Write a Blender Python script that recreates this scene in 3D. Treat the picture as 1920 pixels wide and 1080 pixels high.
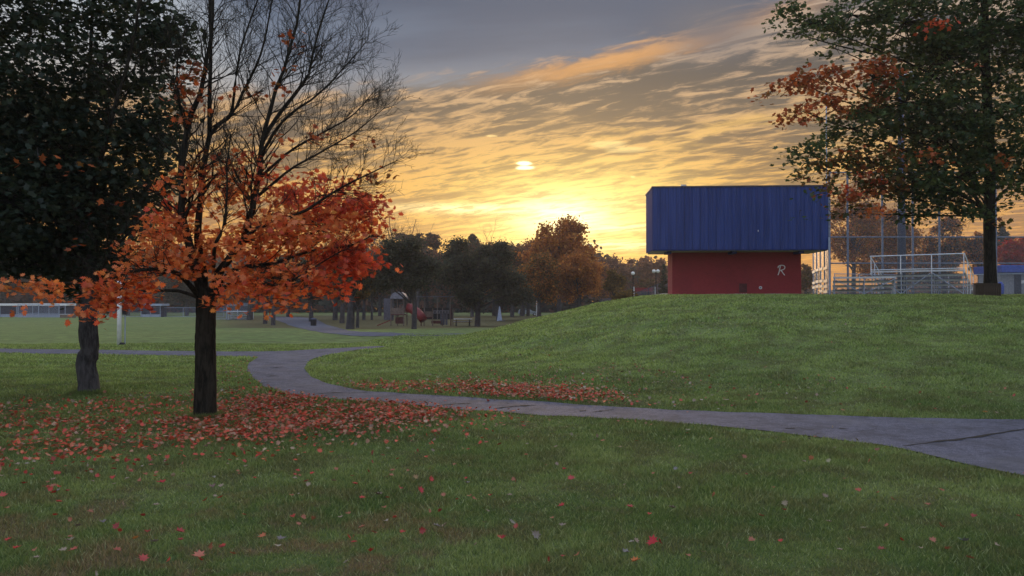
import bpy, math, random
import numpy as np
from mathutils import Vector, Matrix, Euler
R = math.radians
rng = np.random.default_rng(7)
random.seed(7)
for o in list(bpy.data.objects):
    bpy.data.objects.remove(o)
scene = bpy.context.scene
COL = scene.collection

# ------------------------------------------------------------------ camera
F = 1500.0; EYE = 1.6; HZ = 560.0
cam_d = bpy.data.cameras.new('camera'); cam = bpy.data.objects.new('camera', cam_d); COL.objects.link(cam)
cam_d.sensor_width = 36; cam_d.lens = 36 * F / 1920
cam_d.clip_start = 0.05; cam_d.clip_end = 6000
cam.location = (0, 0, EYE)
cam.rotation_euler = (R(90) + math.atan(20 / F), 0, 0)
scene.camera = cam
scene.view_settings.view_transform = 'Standard'
scene.view_settings.look = 'None'
scene.view_settings.gamma = 1
scene.view_settings.use_curve_mapping = False
scene.view_settings.exposure = 0.5
scene.cycles.max_bounces = 8
scene.cycles.transparent_max_bounces = 16
scene.cycles.use_denoising = True

# ------------------------------------------------------------------ node helper
class NT:
    def __init__(s, tree): s.t = tree; s.n = tree.nodes; s.l = tree.links
    def node(s, typ, **kw):
        n = s.n.new(typ)
        for k, v in kw.items(): setattr(n, k, v)
        return n
    def put(s, sock, v):
        if isinstance(v, bpy.types.NodeSocket): s.l.new(v, sock)
        elif isinstance(v, (tuple, list)):
            v = tuple(v)
            if sock.type == 'RGBA' and len(v) == 3: v = v + (1,)
            sock.default_value = v
        else: sock.default_value = v
    def m(s, op, a, b=0.0, c=None):
        n = s.node('ShaderNodeMath', operation=op)
        s.put(n.inputs[0], a); s.put(n.inputs[1], b)
        if c is not None: s.put(n.inputs[2], c)
        return n.outputs[0]
    def ss(s, x, a, b, lo=0.0, hi=1.0, kind='SMOOTHSTEP'):
        n = s.node('ShaderNodeMapRange', interpolation_type=kind)
        s.put(n.inputs[0], x)
        for i, v in enumerate((a, b, lo, hi)): n.inputs[i + 1].default_value = v
        return n.outputs[0]
    def mix(s, f, a, b, blend='MIX'):
        n = s.node('ShaderNodeMix', data_type='RGBA', blend_type=blend)
        s.put(n.inputs[0], f); s.put(n.inputs[6], a); s.put(n.inputs[7], b)
        return n.outputs[2]
    def ramp(s, f, stops, interp='LINEAR'):
        n = s.node('ShaderNodeValToRGB'); r = n.color_ramp; r.interpolation = interp
        while len(r.elements) < len(stops): r.elements.new(0.5)
        for e, (p, c) in zip(r.elements, stops):
            e.position = p; e.color = tuple(c) + (1,) if len(c) == 3 else c
        s.put(n.inputs[0], f); return n.outputs[0]
    def xyz(s, x, y, z):
        n = s.node('ShaderNodeCombineXYZ')
        for i, v in enumerate((x, y, z)): s.put(n.inputs[i], v)
        return n.outputs[0]
    def noise(s, vec, scale, detail=4, rough=0.55, dist=0.0):
        n = s.node('ShaderNodeTexNoise')
        if vec is not None: s.put(n.inputs['Vector'], vec)
        n.inputs['Scale'].default_value = scale; n.inputs['Detail'].default_value = detail
        n.inputs['Roughness'].default_value = rough; n.inputs['Distortion'].default_value = dist
        return n.outputs[0]

# ------------------------------------------------------------------ sky
SUN_AZ = math.atan2(95, F); SUN_EL = math.atan(182 / F)
sun_dir = Vector((math.sin(SUN_AZ) * math.cos(SUN_EL), math.cos(SUN_AZ) * math.cos(SUN_EL), math.sin(SUN_EL)))
world = bpy.data.worlds.new('World'); scene.world = world; world.use_nodes = True
W = NT(world.node_tree); W.n.clear()
def build_sky():
    tc = W.node('ShaderNodeTexCoord').outputs['Generated']
    sep = W.node('ShaderNodeSeparateXYZ'); W.l.new(tc, sep.inputs[0]); x, y, z = sep.outputs
    zc = W.m('MAXIMUM', z, 0.0)
    # perspective cloud plane
    den = W.m('ADD', zc, 0.13)
    qx = W.m('DIVIDE', x, den); qy = W.m('DIVIDE', y, den)
    front = W.ss(y, -0.2, 0.75)
    # open sky
    warm = W.ramp(zc, [(0.0, (.42, .16, .028)), (.07, (.46, .20, .034)), (.16, (.32, .20, .09)), (.27, (.32, .33, .34)),
                       (.42, (.42, .49, .58)), (1.0, (.44, .52, .64))])
    rblob = None
    cool = W.ramp(zc, [(0.0, (.42, .40, .44)), (.25, (.44, .47, .54)), (1.0, (.44, .52, .64))])
    clear = W.mix(front, cool, warm)
    # dark slate cloud bank high above the sunset
    big = W.noise(W.xyz(W.m('MULTIPLY', qx, .5), W.m('MULTIPLY', qy, 1.1), 2.0), 1.3, 5, .55, .3)
    wob = W.m('MULTIPLY', W.m('SUBTRACT', big, .5), .25)
    bx = W.m('ABSOLUTE', W.m('ADD', x, .03))
    bank = W.m('MULTIPLY', W.ss(W.m('ADD', bx, wob), .26, .42, 1, 0), W.ss(z, .20, .30))
    bank = W.m('MULTIPLY', bank, W.m('MULTIPLY', W.ss(z, .62, .42), W.ss(y, .2, .5)))
    rb = W.m('MULTIPLY', W.ss(W.m('ABSOLUTE', W.m('SUBTRACT', x, .235)), 0, .10, 1, 0), W.ss(W.m('ABSOLUTE', W.m('SUBTRACT', z, .315)), 0, .06, 1, 0))
    slate = W.mix(W.ss(big, .42, .66), (.020, .040, .088), (.066, .098, .16))
    col = W.mix(W.m('MULTIPLY', bank, .93), clear, slate)
    # cloud deck under a slanting edge
    rip = W.noise(W.xyz(W.m('ADD', W.m('MULTIPLY', qx, .55), W.m('MULTIPLY', qy, .12)), W.m('ADD', qy, W.m('MULTIPLY', qx, .50)), 0.0), 14.0, 7, .66, .5)
    rip2 = W.noise(W.xyz(W.m('MULTIPLY', qx, .45), W.m('ADD', qy, W.m('MULTIPLY', qx, .45)), 7.0), 2.4, 5, .6, .8)
    edge = W.m('ADD', W.m('MULTIPLY', y, .288), W.m('ADD', W.m('MULTIPLY', x, .17), W.m('MULTIPLY', W.m('MULTIPLY', x, x), .30)))
    d = W.m('SUBTRACT', edge, z)                                   # > 0 inside the deck
    d2 = W.m('ADD', d, W.m('MULTIPLY', W.m('SUBTRACT', rip, .5), .05))
    deck = W.m('MULTIPLY', W.ss(d2, -.012, .022), W.ss(y, -.1, .4))
    rr = W.m('ADD', W.m('MULTIPLY', rip, .64), W.m('MULTIPLY', rip2, .36))
    tone = W.ss(rr, .455, .575)
    dark = W.ramp(zc, [(0, (.32, .115, .018)), (.08, (.23, .092, .014)), (.14, (.115, .058, .016)), (.20, (.062, .040, .024)), (.27, (.045, .037, .034)), (.38, (.042, .048, .064))])
    lite = W.ramp(zc, [(0, (.50, .19, .025)), (.08, (.60, .265, .026)), (.14, (.56, .28, .045)), (.20, (.44, .245, .085)), (.27, (.36, .235, .14)), (.38, (.28, .25, .23))])
    cl = W.mix(tone, dark, lite)
    dk_amt = W.m('MULTIPLY', deck, W.ss(z, .0, .10, .55, .97))
    col = W.mix(dk_amt, col, cl)
    # orange rim of the deck, right half
    rim = W.m('MULTIPLY', W.ss(W.m('ABSOLUTE', W.m('SUBTRACT', d2, .014)), .0, .020, 1, 0), W.m('MULTIPLY', W.ss(x, -.10, .10), W.ss(x, .40, .28)))
    rim = W.m('MULTIPLY', rim, W.ss(big, .35, .55, .5, 1))
    col = W.mix(W.m('MULTIPLY', rim, .85), col, (.50, .23, .06))
    col = W.mix(W.m('MULTIPLY', W.m('MULTIPLY', rb, W.ss(y, 0, .3)), .85), col, (.085, .085, .105))
    # golden wisps to the right of the glow
    gw = W.m('MULTIPLY', W.ss(W.m('ABSOLUTE', W.m('SUBTRACT', z, .19)), .0, .07, 1, 0), W.m('MULTIPLY', W.ss(x, .05, .16), W.ss(x, .42, .28)))
    gw = W.m('MULTIPLY', gw, W.ss(rip2, .48, .62))
    col = W.mix(W.m('MULTIPLY', gw, .7), col, (.66, .38, .08))
    # glow of the veiled sun
    def glow(cx, cz, ax, az, p=1.0):
        a = W.m('DIVIDE', W.m('SUBTRACT', x, cx), ax); b = W.m('DIVIDE', W.m('SUBTRACT', z, cz), az)
        r2 = W.m('ADD', W.m('MULTIPLY', a, a), W.m('MULTIPLY', b, b))
        g = W.m('EXPONENT', W.m('MULTIPLY', r2, -1.0))
        return W.m('MULTIPLY', g, W.ss(y, 0, .3))
    modn = W.ss(rr, .38, .58, .35, 1.0)
    g1 = W.m('MULTIPLY', glow(.045, .10, .20, .085), modn)
    col = W.mix(W.m('MULTIPLY', g1, .62), col, (.84, .44, .045))
    g2 = W.m('MULTIPLY', glow(sun_dir.x + .012, sun_dir.z - .014, .125, .048), modn)
    col = W.mix(W.m('MULTIPLY', g2, 1.0), col, (1.05, .82, .22))
    g3 = W.m('MULTIPLY', glow(sun_dir.x - .002, sun_dir.z - .018, .050, .020), modn)
    col = W.mix(W.m('MULTIPLY', g3, .9), col, (1.7, 1.6, .95))
    streak = W.m('MULTIPLY', W.m('ADD', glow(.10, .066, .10, .006), W.m('ADD', glow(-.03, .112, .10, .006), glow(.11, .088, .07, .005))), W.ss(rip, .42, .55, .3, 1))
    col = W.mix(W.m('MULTIPLY', streak, .8), col, (1.4, 1.2, .55))
    # small lit cloud scraps
    for (px, py, sx, sy, k) in ((983, 306, 15, 4.5, 1), (984, 314, 20, 4.5, 1), (922, 254, 11, 1.8, .35), (1187, 331, 5, 2.2, .4), (1140, 270, 36, 8, .3), (1175, 281, 46, 6, .25)):
        L = math.sqrt(1 + ((px - 960) / F) ** 2 + ((HZ - py) / F) ** 2)
        g = glow((px - 960) / F / L, (HZ - py) / F / L, sx / F, sy / F)
        g = W.ss(W.m('ADD', g, W.m('MULTIPLY', W.m('SUBTRACT', rip, .5), .9)), .25, .75)
        col = W.mix(W.m('MULTIPLY', g, k), col, (1.25, .95, .36) if k < 1 else (1.5, 1.25, .7))
    # clear-air component of the low sun
    sky = W.node('ShaderNodeTexSky', sky_type='NISHITA'); sky.sun_disc = False
    sky.sun_elevation = SUN_EL; sky.sun_rotation = SUN_AZ
    bg1 = W.node('ShaderNodeBackground'); W.l.new(sky.outputs[0], bg1.inputs[0]); bg1.inputs[1].default_value = .006
    bg2 = W.node('ShaderNodeBackground'); W.l.new(col, bg2.inputs[0]); bg2.inputs[1].default_value = .95
    add = W.node('ShaderNodeAddShader'); W.l.new(bg1.outputs[0], add.inputs[0]); W.l.new(bg2.outputs[0], add.inputs[1])
    out = W.node('ShaderNodeOutputWorld'); W.l.new(add.outputs[0], out.inputs[0])
build_sky()
world.cycles.sampling_method = 'MANUAL'; world.cycles.sample_map_resolution = 1024
sl = bpy.data.lights.new('sun', 'SUN'); sl.energy = 1.3; sl.angle = R(9); sl.color = (1, .66, .36)
so = bpy.data.objects.new('sun', sl); COL.objects.link(so)
so.rotation_euler = sun_dir.to_track_quat('Z', 'Y').to_euler()

# ------------------------------------------------------------------ object helpers
def tag(o, label=None, cat=None, group=None, kind=None):
    if label: o['label'] = label
    if cat: o['category'] = cat
    if group: o['group'] = group
    if kind: o['kind'] = kind
    return o
def empty(name, loc=(0, 0, 0), rz=0.0, label=None, cat=None, group=None):
    o = bpy.data.objects.new(name, None); COL.objects.link(o); o.location = loc; o.rotation_euler = (0, 0, rz)
    o.empty_display_size = .2
    return tag(o, label, cat, group)
def mesh_np(name, V, Fc, mat=None, parent=None, smooth=False, fattr=None, fcol=None):
    """V (n,3); Fc (m,k) ints"""
    V = np.asarray(V, np.float32); Fc = np.asarray(Fc, np.int32)
    me = bpy.data.meshes.new(name); m, k = Fc.shape
    me.vertices.add(len(V)); me.vertices.foreach_set('co', V.ravel())
    me.loops.add(m * k); me.loops.foreach_set('vertex_index', Fc.ravel())
    me.polygons.add(m); me.polygons.foreach_set('loop_start', np.arange(0, m * k, k, dtype=np.int32))
    me.update(calc_edges=True)
    if smooth: me.polygons.foreach_set('use_smooth', np.ones(m, bool))
    if fcol is not None:
        a = me.attributes.new('tone', 'FLOAT_COLOR', 'FACE')
        c = np.ones((m, 4), np.float32); c[:, :3] = fcol; a.data.foreach_set('color', c.ravel())
    if fattr is not None:
        a = me.attributes.new('vary', 'FLOAT', 'FACE'); a.data.foreach_set('value', np.asarray(fattr, np.float32))
    if mat: me.materials.append(mat)
    o = bpy.data.objects.new(name, me); COL.objects.link(o)
    if parent: o.parent = parent
    return o
class MB:
    def __init__(s): s.v = []; s.f = []
    def add(s, vs, fs):
        b = len(s.v); s.v += [tuple(v) for v in vs]; s.f += [tuple(i + b for i in f) for f in fs]; return s
    def box(s, c, d, rz=0, tilt=None, taper=1.0):
        vs = []
        M = Euler(tilt if tilt else (0, 0, rz)).to_matrix()
        for k in (-1, 1):
            t = 1 if k < 0 else taper
            for (i, j) in ((-1, -1), (1, -1), (1, 1), (-1, 1)):
                vs.append(Vector(c) + M @ Vector((i * d[0] / 2 * t, j * d[1] / 2 * t, k * d[2] / 2)))
        return s.add(vs, [(0, 3, 2, 1), (4, 5, 6, 7), (0, 1, 5, 4), (1, 2, 6, 5), (2, 3, 7, 6), (3, 0, 4, 7)])
    def tube(s, pts, rads, n=8, cap=True):
        pts = [Vector(p) for p in pts]
        if not hasattr(rads, '__len__'): rads = [rads] * len(pts)
        b = len(s.v)
        for i, p in enumerate(pts):
            t = (pts[min(i + 1, len(pts) - 1)] - pts[max(i - 1, 0)]).normalized()
            a = t.cross(Vector((0, 0, 1)) if abs(t.z) < .9 else Vector((1, 0, 0))).normalized(); c = t.cross(a)
            for k in range(n):
                th = 2 * math.pi * k / n
                s.v.append(tuple(p + (a * math.cos(th) + c * math.sin(th)) * rads[i]))
        for i in range(len(pts) - 1):
            for k in range(n):
                k2 = (k + 1) % n
                s.f.append((b + i * n + k, b + i * n + k2, b + (i + 1) * n + k2, b + (i + 1) * n + k))
        if cap:
            s.f.append(tuple(b + k for k in range(n))[::-1]); s.f.append(tuple(b + (len(pts) - 1) * n + k for k in range(n)))
        return s
    def build(s, name, mat, parent=None, smooth=False, bevel=0):
        me = bpy.data.meshes.new(name); me.from_pydata(s.v, [], s.f); me.validate(); me.update()
        if smooth: me.shade_smooth()
        me.materials.append(mat)
        o = bpy.data.objects.new(name, me); COL.objects.link(o)
        if parent: o.parent = parent
        if bevel:
            b = o.modifiers.new('b', 'BEVEL'); b.width = bevel; b.segments = 2; b.limit_method = 'ANGLE'
        return o
def dup(o, parent=None, loc=None, name=None):
    c = o.copy(); COL.objects.link(c); c.parent = parent if parent else o.parent
    if loc is not None: c.location = loc
    return c
def P(px, py, d): return Vector(((px - 960) / F * d, d, EYE + (HZ - py) / F * d))

# ------------------------------------------------------------------ materials
def base_mat(name, build):
    m = bpy.data.materials.new(name); m.use_nodes = True; N = NT(m.node_tree)
    bs = N.n['Principled BSDF']; build(N, bs); return m
def plain(name, col, rough=.6, metal=0, var=.25, scale=6, bump=.0, spec=.4, streak=False):
    def b(N, bs):
        tc = N.node('ShaderNodeTexCoord').outputs['Object']
        n = N.noise(tc, scale, 5, .6)
        if streak:
            mp = N.node('ShaderNodeMapping'); N.l.new(N.node('ShaderNodeNewGeometry').outputs['Position'], mp.inputs[0]); mp.inputs['Scale'].default_value = (3.2, 3.2, .25); n = N.noise(mp.outputs[0], 1.0, 5, .65)
        f = N.ss(n, .3, .7)
        N.put(bs.inputs['Base Color'], N.mix(f, tuple(c * (1 - var) for c in col), tuple(min(1, c * (1 + var)) for c in col)))
        bs.inputs['Roughness'].default_value = rough; bs.inputs['Metallic'].default_value = metal
        bs.inputs['Specular IOR Level'].default_value = spec
        if bump:
            bp = N.node('ShaderNodeBump'); bp.inputs['Strength'].default_value = bump; bp.inputs['Distance'].default_value = .02
            N.l.new(N.noise(tc, scale * 6, 4, .6), bp.inputs['Height']); N.l.new(bp.outputs[0], bs.inputs['Normal'])
    return base_mat(name, b)
def leaf_mat(name, trans=.45, gloss=.25, sat=1.0):
    m = bpy.data.materials.new(name); m.use_nodes = True; N = NT(m.node_tree); N.n.clear()
    at = N.node('ShaderNodeAttribute', attribute_name='tone').outputs['Color']
    nz = N.noise(N.node('ShaderNodeNewGeometry').outputs['Position'], 35, 2, .5)
    c = N.mix(N.ss(nz, .35, .7, 0, .35), at, N.mix(1.0, at, (.45, .40, .35), 'MULTIPLY'))
    d = N.node('ShaderNodeBsdfDiffuse'); N.put(d.inputs[0], c)
    t = N.node('ShaderNodeBsdfTranslucent'); N.put(t.inputs[0], N.mix(.5, c, N.mix(1.0, c, (1.2, 1.0, .55), 'MULTIPLY')))
    g = N.node('ShaderNodeBsdfGlossy'); g.inputs[0].default_value = (1, 1, 1, 1); g.inputs[1].default_value = .45
    mx = N.node('ShaderNodeMixShader'); mx.inputs[0].default_value = trans; N.l.new(d.outputs[0], mx.inputs[1]); N.l.new(t.outputs[0], mx.inputs[2])
    mg = N.node('ShaderNodeMixShader'); mg.inputs[0].default_value = gloss * .12; N.l.new(mx.outputs[0], mg.inputs[1]); N.l.new(g.outputs[0], mg.inputs[2])
    out = N.node('ShaderNodeOutputMaterial'); N.l.new(mg.outputs[0], out.inputs[0])
    return m
def bark_mat(name, c0, c1):
    def b(N, bs):
        tc = N.node('ShaderNodeTexCoord').outputs['Object']
        mp = N.node('ShaderNodeMapping'); N.l.new(tc, mp.inputs[0]); mp.inputs['Scale'].default_value = (1, 1, .18)
        n = N.noise(mp.outputs[0], 26, 6, .65, .6); n2 = N.noise(tc, 2.5, 3)
        c = N.mix(N.ss(n, .38, .62), c0, c1); c = N.mix(N.ss(n2, .45, .7, 0, .5), c, tuple(v * 1.5 for v in c1))
        N.put(bs.inputs['Base Color'], c); bs.inputs['Roughness'].default_value = .95; bs.inputs['Specular IOR Level'].default_value = .15
        bp = N.node('ShaderNodeBump'); bp.inputs['Strength'].default_value = .9; bp.inputs['Distance'].default_value = .02
        N.l.new(n, bp.inputs['Height']); N.l.new(bp.outputs[0], bs.inputs['Normal'])
    return base_mat(name, b)
def grass_colour(N, fine):
    pos = N.node('ShaderNodeNewGeometry').outputs['Position']
    a = N.noise(pos, .35, 4, .6); b = N.noise(pos, 1.7, 5, .65); c = N.noise(pos, 14, 4, .7)
    col = N.mix(N.ss(a, .35, .65), (.115, .168, .060), (.215, .262, .105))
    col = N.mix(N.ss(b, .40, .68, 0, .8), col, (.060, .104, .036))
    pz = N.node('ShaderNodeSeparateXYZ'); N.l.new(pos, pz.inputs[0])
    far_tone = N.m('MULTIPLY', N.ss(N.m('ADD', pz.outputs[1], N.m('MULTIPLY', a, 5)), 12.5, 22), N.ss(c, .2, .6, .6, 1))  # mix factor that lightens the lawn colour with distance from the camera
    col = N.mix(N.m('MULTIPLY', far_tone, .72), col, N.mix(N.ss(b, .35, .68), (.34, .42, .150), (.205, .30, .105)))
    mow = N.noise(N.xyz(N.m('MULTIPLY', pz.outputs[0], .12), N.m('MULTIPLY', pz.outputs[1], 1.0), 3.0), 1.1, 4, .6)
    col = N.mix(N.ss(mow, .47, .64, 0, .45), col, N.mix(1.0, col, (.52, .62, .55), 'MULTIPLY'))
    # worn brownish patches near the camera, left of centre
    sp = N.node('ShaderNodeSeparateXYZ'); N.l.new(pos, sp.inputs[0])
    wear = N.m('MULTIPLY', N.ss(sp.outputs[1], 8.0, 5.2), N.ss(sp.outputs[0], 1.0, -.8))
    wear = N.m('MAXIMUM', N.m('MULTIPLY', wear, 1.0), .38)
    col = N.mix(N.m('MULTIPLY', wear, N.ss(b, .42, .62)), col, (.21, .155, .095))
    col = N.mix(N.ss(c, .45, .8, 0, .5), col, (.15, .18, .075))
    return pos, col, b, c
def lawn_mat():
    def b(N, bs):
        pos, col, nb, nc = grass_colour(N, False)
        fine = N.noise(pos, 60, 3, .7)
        col = N.mix(N.ss(fine, .3, .7, .55, 0), col, N.mix(1.0, col, (.30, .33, .30), 'MULTIPLY'))
        # leaf-strewn bare ground under the far trees
        sp = N.node('ShaderNodeSeparateXYZ'); N.l.new(pos, sp.inputs[0])
        n2 = N.noise(pos, .12, 4, .6)
        far = N.m('MULTIPLY', N.ss(N.m('ADD', sp.outputs[1], N.m('MULTIPLY', N.m('SUBTRACT', n2, .5), 30)), 62, 74), N.ss(sp.outputs[1], 240, 150))
        far = N.m('MULTIPLY', far, N.m('MULTIPLY', N.ss(N.m('DIVIDE', sp.outputs[0], N.m('MAXIMUM', sp.outputs[1], 5)), -.42, -.32), N.ss(sp.outputs[0], 14, 6)))
        col = N.mix(N.m('MULTIPLY', far, .85), col, N.mix(N.ss(nb, .35, .65), (.13, .085, .055), (.10, .09, .045)))
        worn = N.m('MULTIPLY', N.ss(N.m('ABSOLUTE', N.m('SUBTRACT', sp.outputs[1], 26.2)), .3, 1.6, 1, 0), N.ss(sp.outputs[0], -7.5, -10))
        col = N.mix(N.m('MULTIPLY', worn, N.ss(nb, .4, .6)), col, (.13, .10, .075))
        N.put(bs.inputs['Base Color'], col); bs.inputs['Roughness'].default_value = .95; bs.inputs['Specular IOR Level'].default_value = .1
        bp = N.node('ShaderNodeBump'); bp.inputs['Strength'].default_value = .9; bp.inputs['Distance'].default_value = .06
        h = N.m('ADD', N.m('MULTIPLY', nc, .6), N.m('ADD', N.m('MULTIPLY', fine, .35), nb))
        N.l.new(h, bp.inputs['Height']); N.l.new(bp.outputs[0], bs.inputs['Normal'])
    return base_mat('lawn', b)
def blade_mat():
    m = bpy.data.materials.new('grass_blade'); m.use_nodes = True; N = NT(m.node_tree); N.n.clear()
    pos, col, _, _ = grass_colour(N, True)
    v = N.node('ShaderNodeAttribute', attribute_name='vary').outputs['Fac']
    col = N.mix(N.ss(v, 0, .5, .8, 0, 'LINEAR'), col, (.050, .088, .038))
    col = N.mix(N.ss(v, .84, 1, 0, .8, 'LINEAR'), col, (.30, .34, .20))
    d = N.node('ShaderNodeBsdfDiffuse'); N.put(d.inputs[0], N.mix(1.0, col, (1.5, 1.5, 1.45), 'MULTIPLY'))
    t = N.node('ShaderNodeBsdfTranslucent'); N.put(t.inputs[0], N.mix(1.0, col, (1.5, 1.55, 1.0), 'MULTIPLY'))
    mx = N.node('ShaderNodeMixShader'); mx.inputs[0].default_value = .35; N.l.new(d.outputs[0], mx.inputs[1]); N.l.new(t.outputs[0], mx.inputs[2])
    out = N.node('ShaderNodeOutputMaterial'); N.l.new(mx.outputs[0], out.inputs[0]); return m
def asphalt_mat():
    def b(N, bs):
        pos = N.node('ShaderNodeNewGeometry').outputs['Position']
        f = N.noise(pos, 75, 3, .75); g = N.noise(pos, 2.2, 5, .6); v = N.node('ShaderNodeTexVoronoi'); v.feature = 'DISTANCE_TO_EDGE'
        w = N.node('ShaderNodeVectorMath', operation='ADD'); N.l.new(pos, w.inputs[0])
        nn = N.node('ShaderNodeTexNoise'); N.l.new(pos, nn.inputs['Vector']); nn.inputs['Scale'].default_value = 1.2; nn.inputs['Detail'].default_value = 4; N.l.new(nn.outputs['Color'], w.inputs[1])
        N.l.new(w.outputs[0], v.inputs['Vector']); v.inputs['Scale'].default_value = .55
        col = N.mix(N.ss(f, .36, .64), (.055, .056, .082), (.20, .20, .275))
        h = N.noise(pos, 13, 4, .7); col = N.mix(N.ss(h, .45, .66, 0, .55), col, (.036, .036, .050))
        col = N.mix(N.ss(g, .42, .66, 0, .7), col, (.062, .062, .082)); big = N.noise(pos, .6, 4, .6); col = N.mix(N.ss(big, .5, .7, 0, .45), col, (.17, .165, .19))
        crack = N.m('MULTIPLY', N.ss(v.outputs[0], .0, .012, 1, 0), N.ss(g, .46, .56))
        col = N.mix(N.m('MULTIPLY', crack, .75), col, (.04, .04, .045))
        N.put(bs.inputs['Base Color'], col); bs.inputs['Roughness'].default_value = .88; bs.inputs['Specular IOR Level'].default_value = .3
        bp = N.node('ShaderNodeBump'); bp.inputs['Strength'].default_value = .7; bp.inputs['Distance'].default_value = .01
        N.l.new(f, bp.inputs['Height']); N.l.new(bp.outputs[0], bs.inputs['Normal'])
    return base_mat('asphalt', b)
def chain_mat(name, col, dens=.22, pitch=.055):
    m = bpy.data.materials.new(name); m.use_nodes = True; N = NT(m.node_tree); N.n.clear()
    tc = N.node('ShaderNodeTexCoord').outputs['Object']; sp = N.node('ShaderNodeSeparateXYZ'); N.l.new(tc, sp.inputs[0])
    def line(s):
        a = N.m('DIVIDE', N.m('ADD', sp.outputs[0], N.m('MULTIPLY', sp.outputs[2], s)), pitch)
        return N.m('LESS_THAN', N.m('FRACT', N.m('ADD', a, 500.0)), dens * .5)
    w = N.m('MAXIMUM', line(1.0), line(-1.0))
    d = N.node('ShaderNodeBsdfPrincipled'); N.put(d.inputs['Base Color'], col); d.inputs['Metallic'].default_value = .4; d.inputs['Roughness'].default_value = .5
    t = N.node('ShaderNodeBsdfTransparent'); mx = N.node('ShaderNodeMixShader')
    N.l.new(w, mx.inputs[0]); N.l.new(t.outputs[0], mx.inputs[1]); N.l.new(d.outputs[0], mx.inputs[2])
    out = N.node('ShaderNodeOutputMaterial'); N.l.new(mx.outputs[0], out.inputs[0]); return m
def red_wall_mat():
    def b(N, bs):
        tc = N.node('ShaderNodeTexCoord').outputs['Object']
        br = N.node('ShaderNodeTexBrick'); mp = N.node('ShaderNodeMapping'); N.l.new(tc, mp.inputs[0]); mp.inputs['Rotation'].default_value = (R(90), 0, 0)
        N.l.new(mp.outputs[0], br.inputs['Vector']); br.inputs['Scale'].default_value = 5; br.inputs['Mortar Size'].default_value = .018
        br.inputs['Color1'].default_value = (.30, .026, .038, 1); br.inputs['Color2'].default_value = (.36, .036, .048, 1); br.inputs['Mortar'].default_value = (.19, .020, .028, 1)
        n = N.noise(tc, 1.1, 5, .6); n2 = N.noise(tc, 30, 3, .6)
        c = N.mix(N.ss(n, .4, .7, 0, .35), br.outputs[0], (.15, .018, .03)); c = N.mix(N.ss(n2, .35, .65, 0, .3), c, (.30, .05, .06))
        N.put(bs.inputs['Base Color'], c); bs.inputs['Roughness'].default_value = .8
        bp = N.node('ShaderNodeBump'); bp.inputs['Strength'].default_value = .5; bp.inputs['Distance'].default_value = .01
        N.l.new(br.outputs['Fac'], bp.inputs['Height']); bp.invert = True; N.l.new(bp.outputs[0], bs.inputs['Normal'])
    return base_mat('red_painted_block', b)
M = dict(
    lawn=lawn_mat(), blade=blade_mat(), asphalt=asphalt_mat(),
    bark=bark_mat('bark_dark', (.010, .010, .009), (.034, .032, .026)),
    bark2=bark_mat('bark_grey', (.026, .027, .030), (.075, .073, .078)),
    leaf=leaf_mat('leaf_orange', .5, .2), leafg=leaf_mat('leaf_green', .40, .15), leaff=leaf_mat('leaf_far', .45, .0), litter=leaf_mat('leaf_fallen', .12, .3),
    concrete=plain('concrete', (.42, .41, .40), .9, bump=.3), block=plain('grey_block', (.30, .31, .36), .9, bump=.4),
    blue=plain('blue_metal', (.036, .062, .235), .5, .0, .2, 1.2, spec=.2, streak=True), bluedark=plain('blue_metal_seam', (.018, .030, .13), .5, 0, .14, 1.2, spec=.2),
    soffit=plain('soffit', (.34, .31, .24), .8), red=red_wall_mat(), capm=plain('cap_metal', (.10, .09, .12), .5, .3),
    white=plain('white_paint', (.84, .85, .90), .5, var=.1), galv=plain('galvanised', (.34, .40, .56), .45, .25, .15), alum=plain('aluminium', (.72, .76, .88), .4, .3, .12),
    blueroof=plain('blue_roof', (.03, .07, .38), .5), dark=plain('dark', (.02, .02, .025), .8), shade=plain('navy_screen', (.05, .055, .10), .8),
    wood=plain('dark_wood', (.055, .04, .03), .85, bump=.5), tan=plain('tan_plastic', (.17, .125, .11), .6), redp=plain('red_plastic', (.20, .016, .022), .45), redp2=plain('maroon_plastic', (.10, .025, .03), .6),
    pole=plain('blue_grey_pole', (.05, .065, .14), .5, .2), board=plain('pale_board', (.70, .66, .66), .6), crack=plain('crack', (.018, .018, .018), 1.0),
    carpaint=plain('silver_paint', (.42, .50, .60), .3, .5, .05), glass=plain('dark_glass', (.015, .02, .03), .08), rubber=plain('rubber', (.015, .015, .015), .9), globe=plain('white_globe', (.85, .85, .85), .3, var=.05),
    chain=chain_mat('chain_link', (.34, .40, .56)), chain3=chain_mat('chain_link_thin', (.30, .34, .46), .10, .07), chain2=chain_mat('chain_link_dense', (.14, .17, .28), .3, .06), trunkfar=bark_mat('bark_far', (.04, .038, .045), (.085, .08, .09)), galvd=plain('galvanised_dull', (.15, .18, .27), .6, .1), pgrey=plain('playground_grey', (.11, .11, .15), .7), pdome=plain('dome_grey', (.22, .22, .28), .6), brownpole=plain('brown_post', (.16, .13, .12), .8),
)

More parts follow.
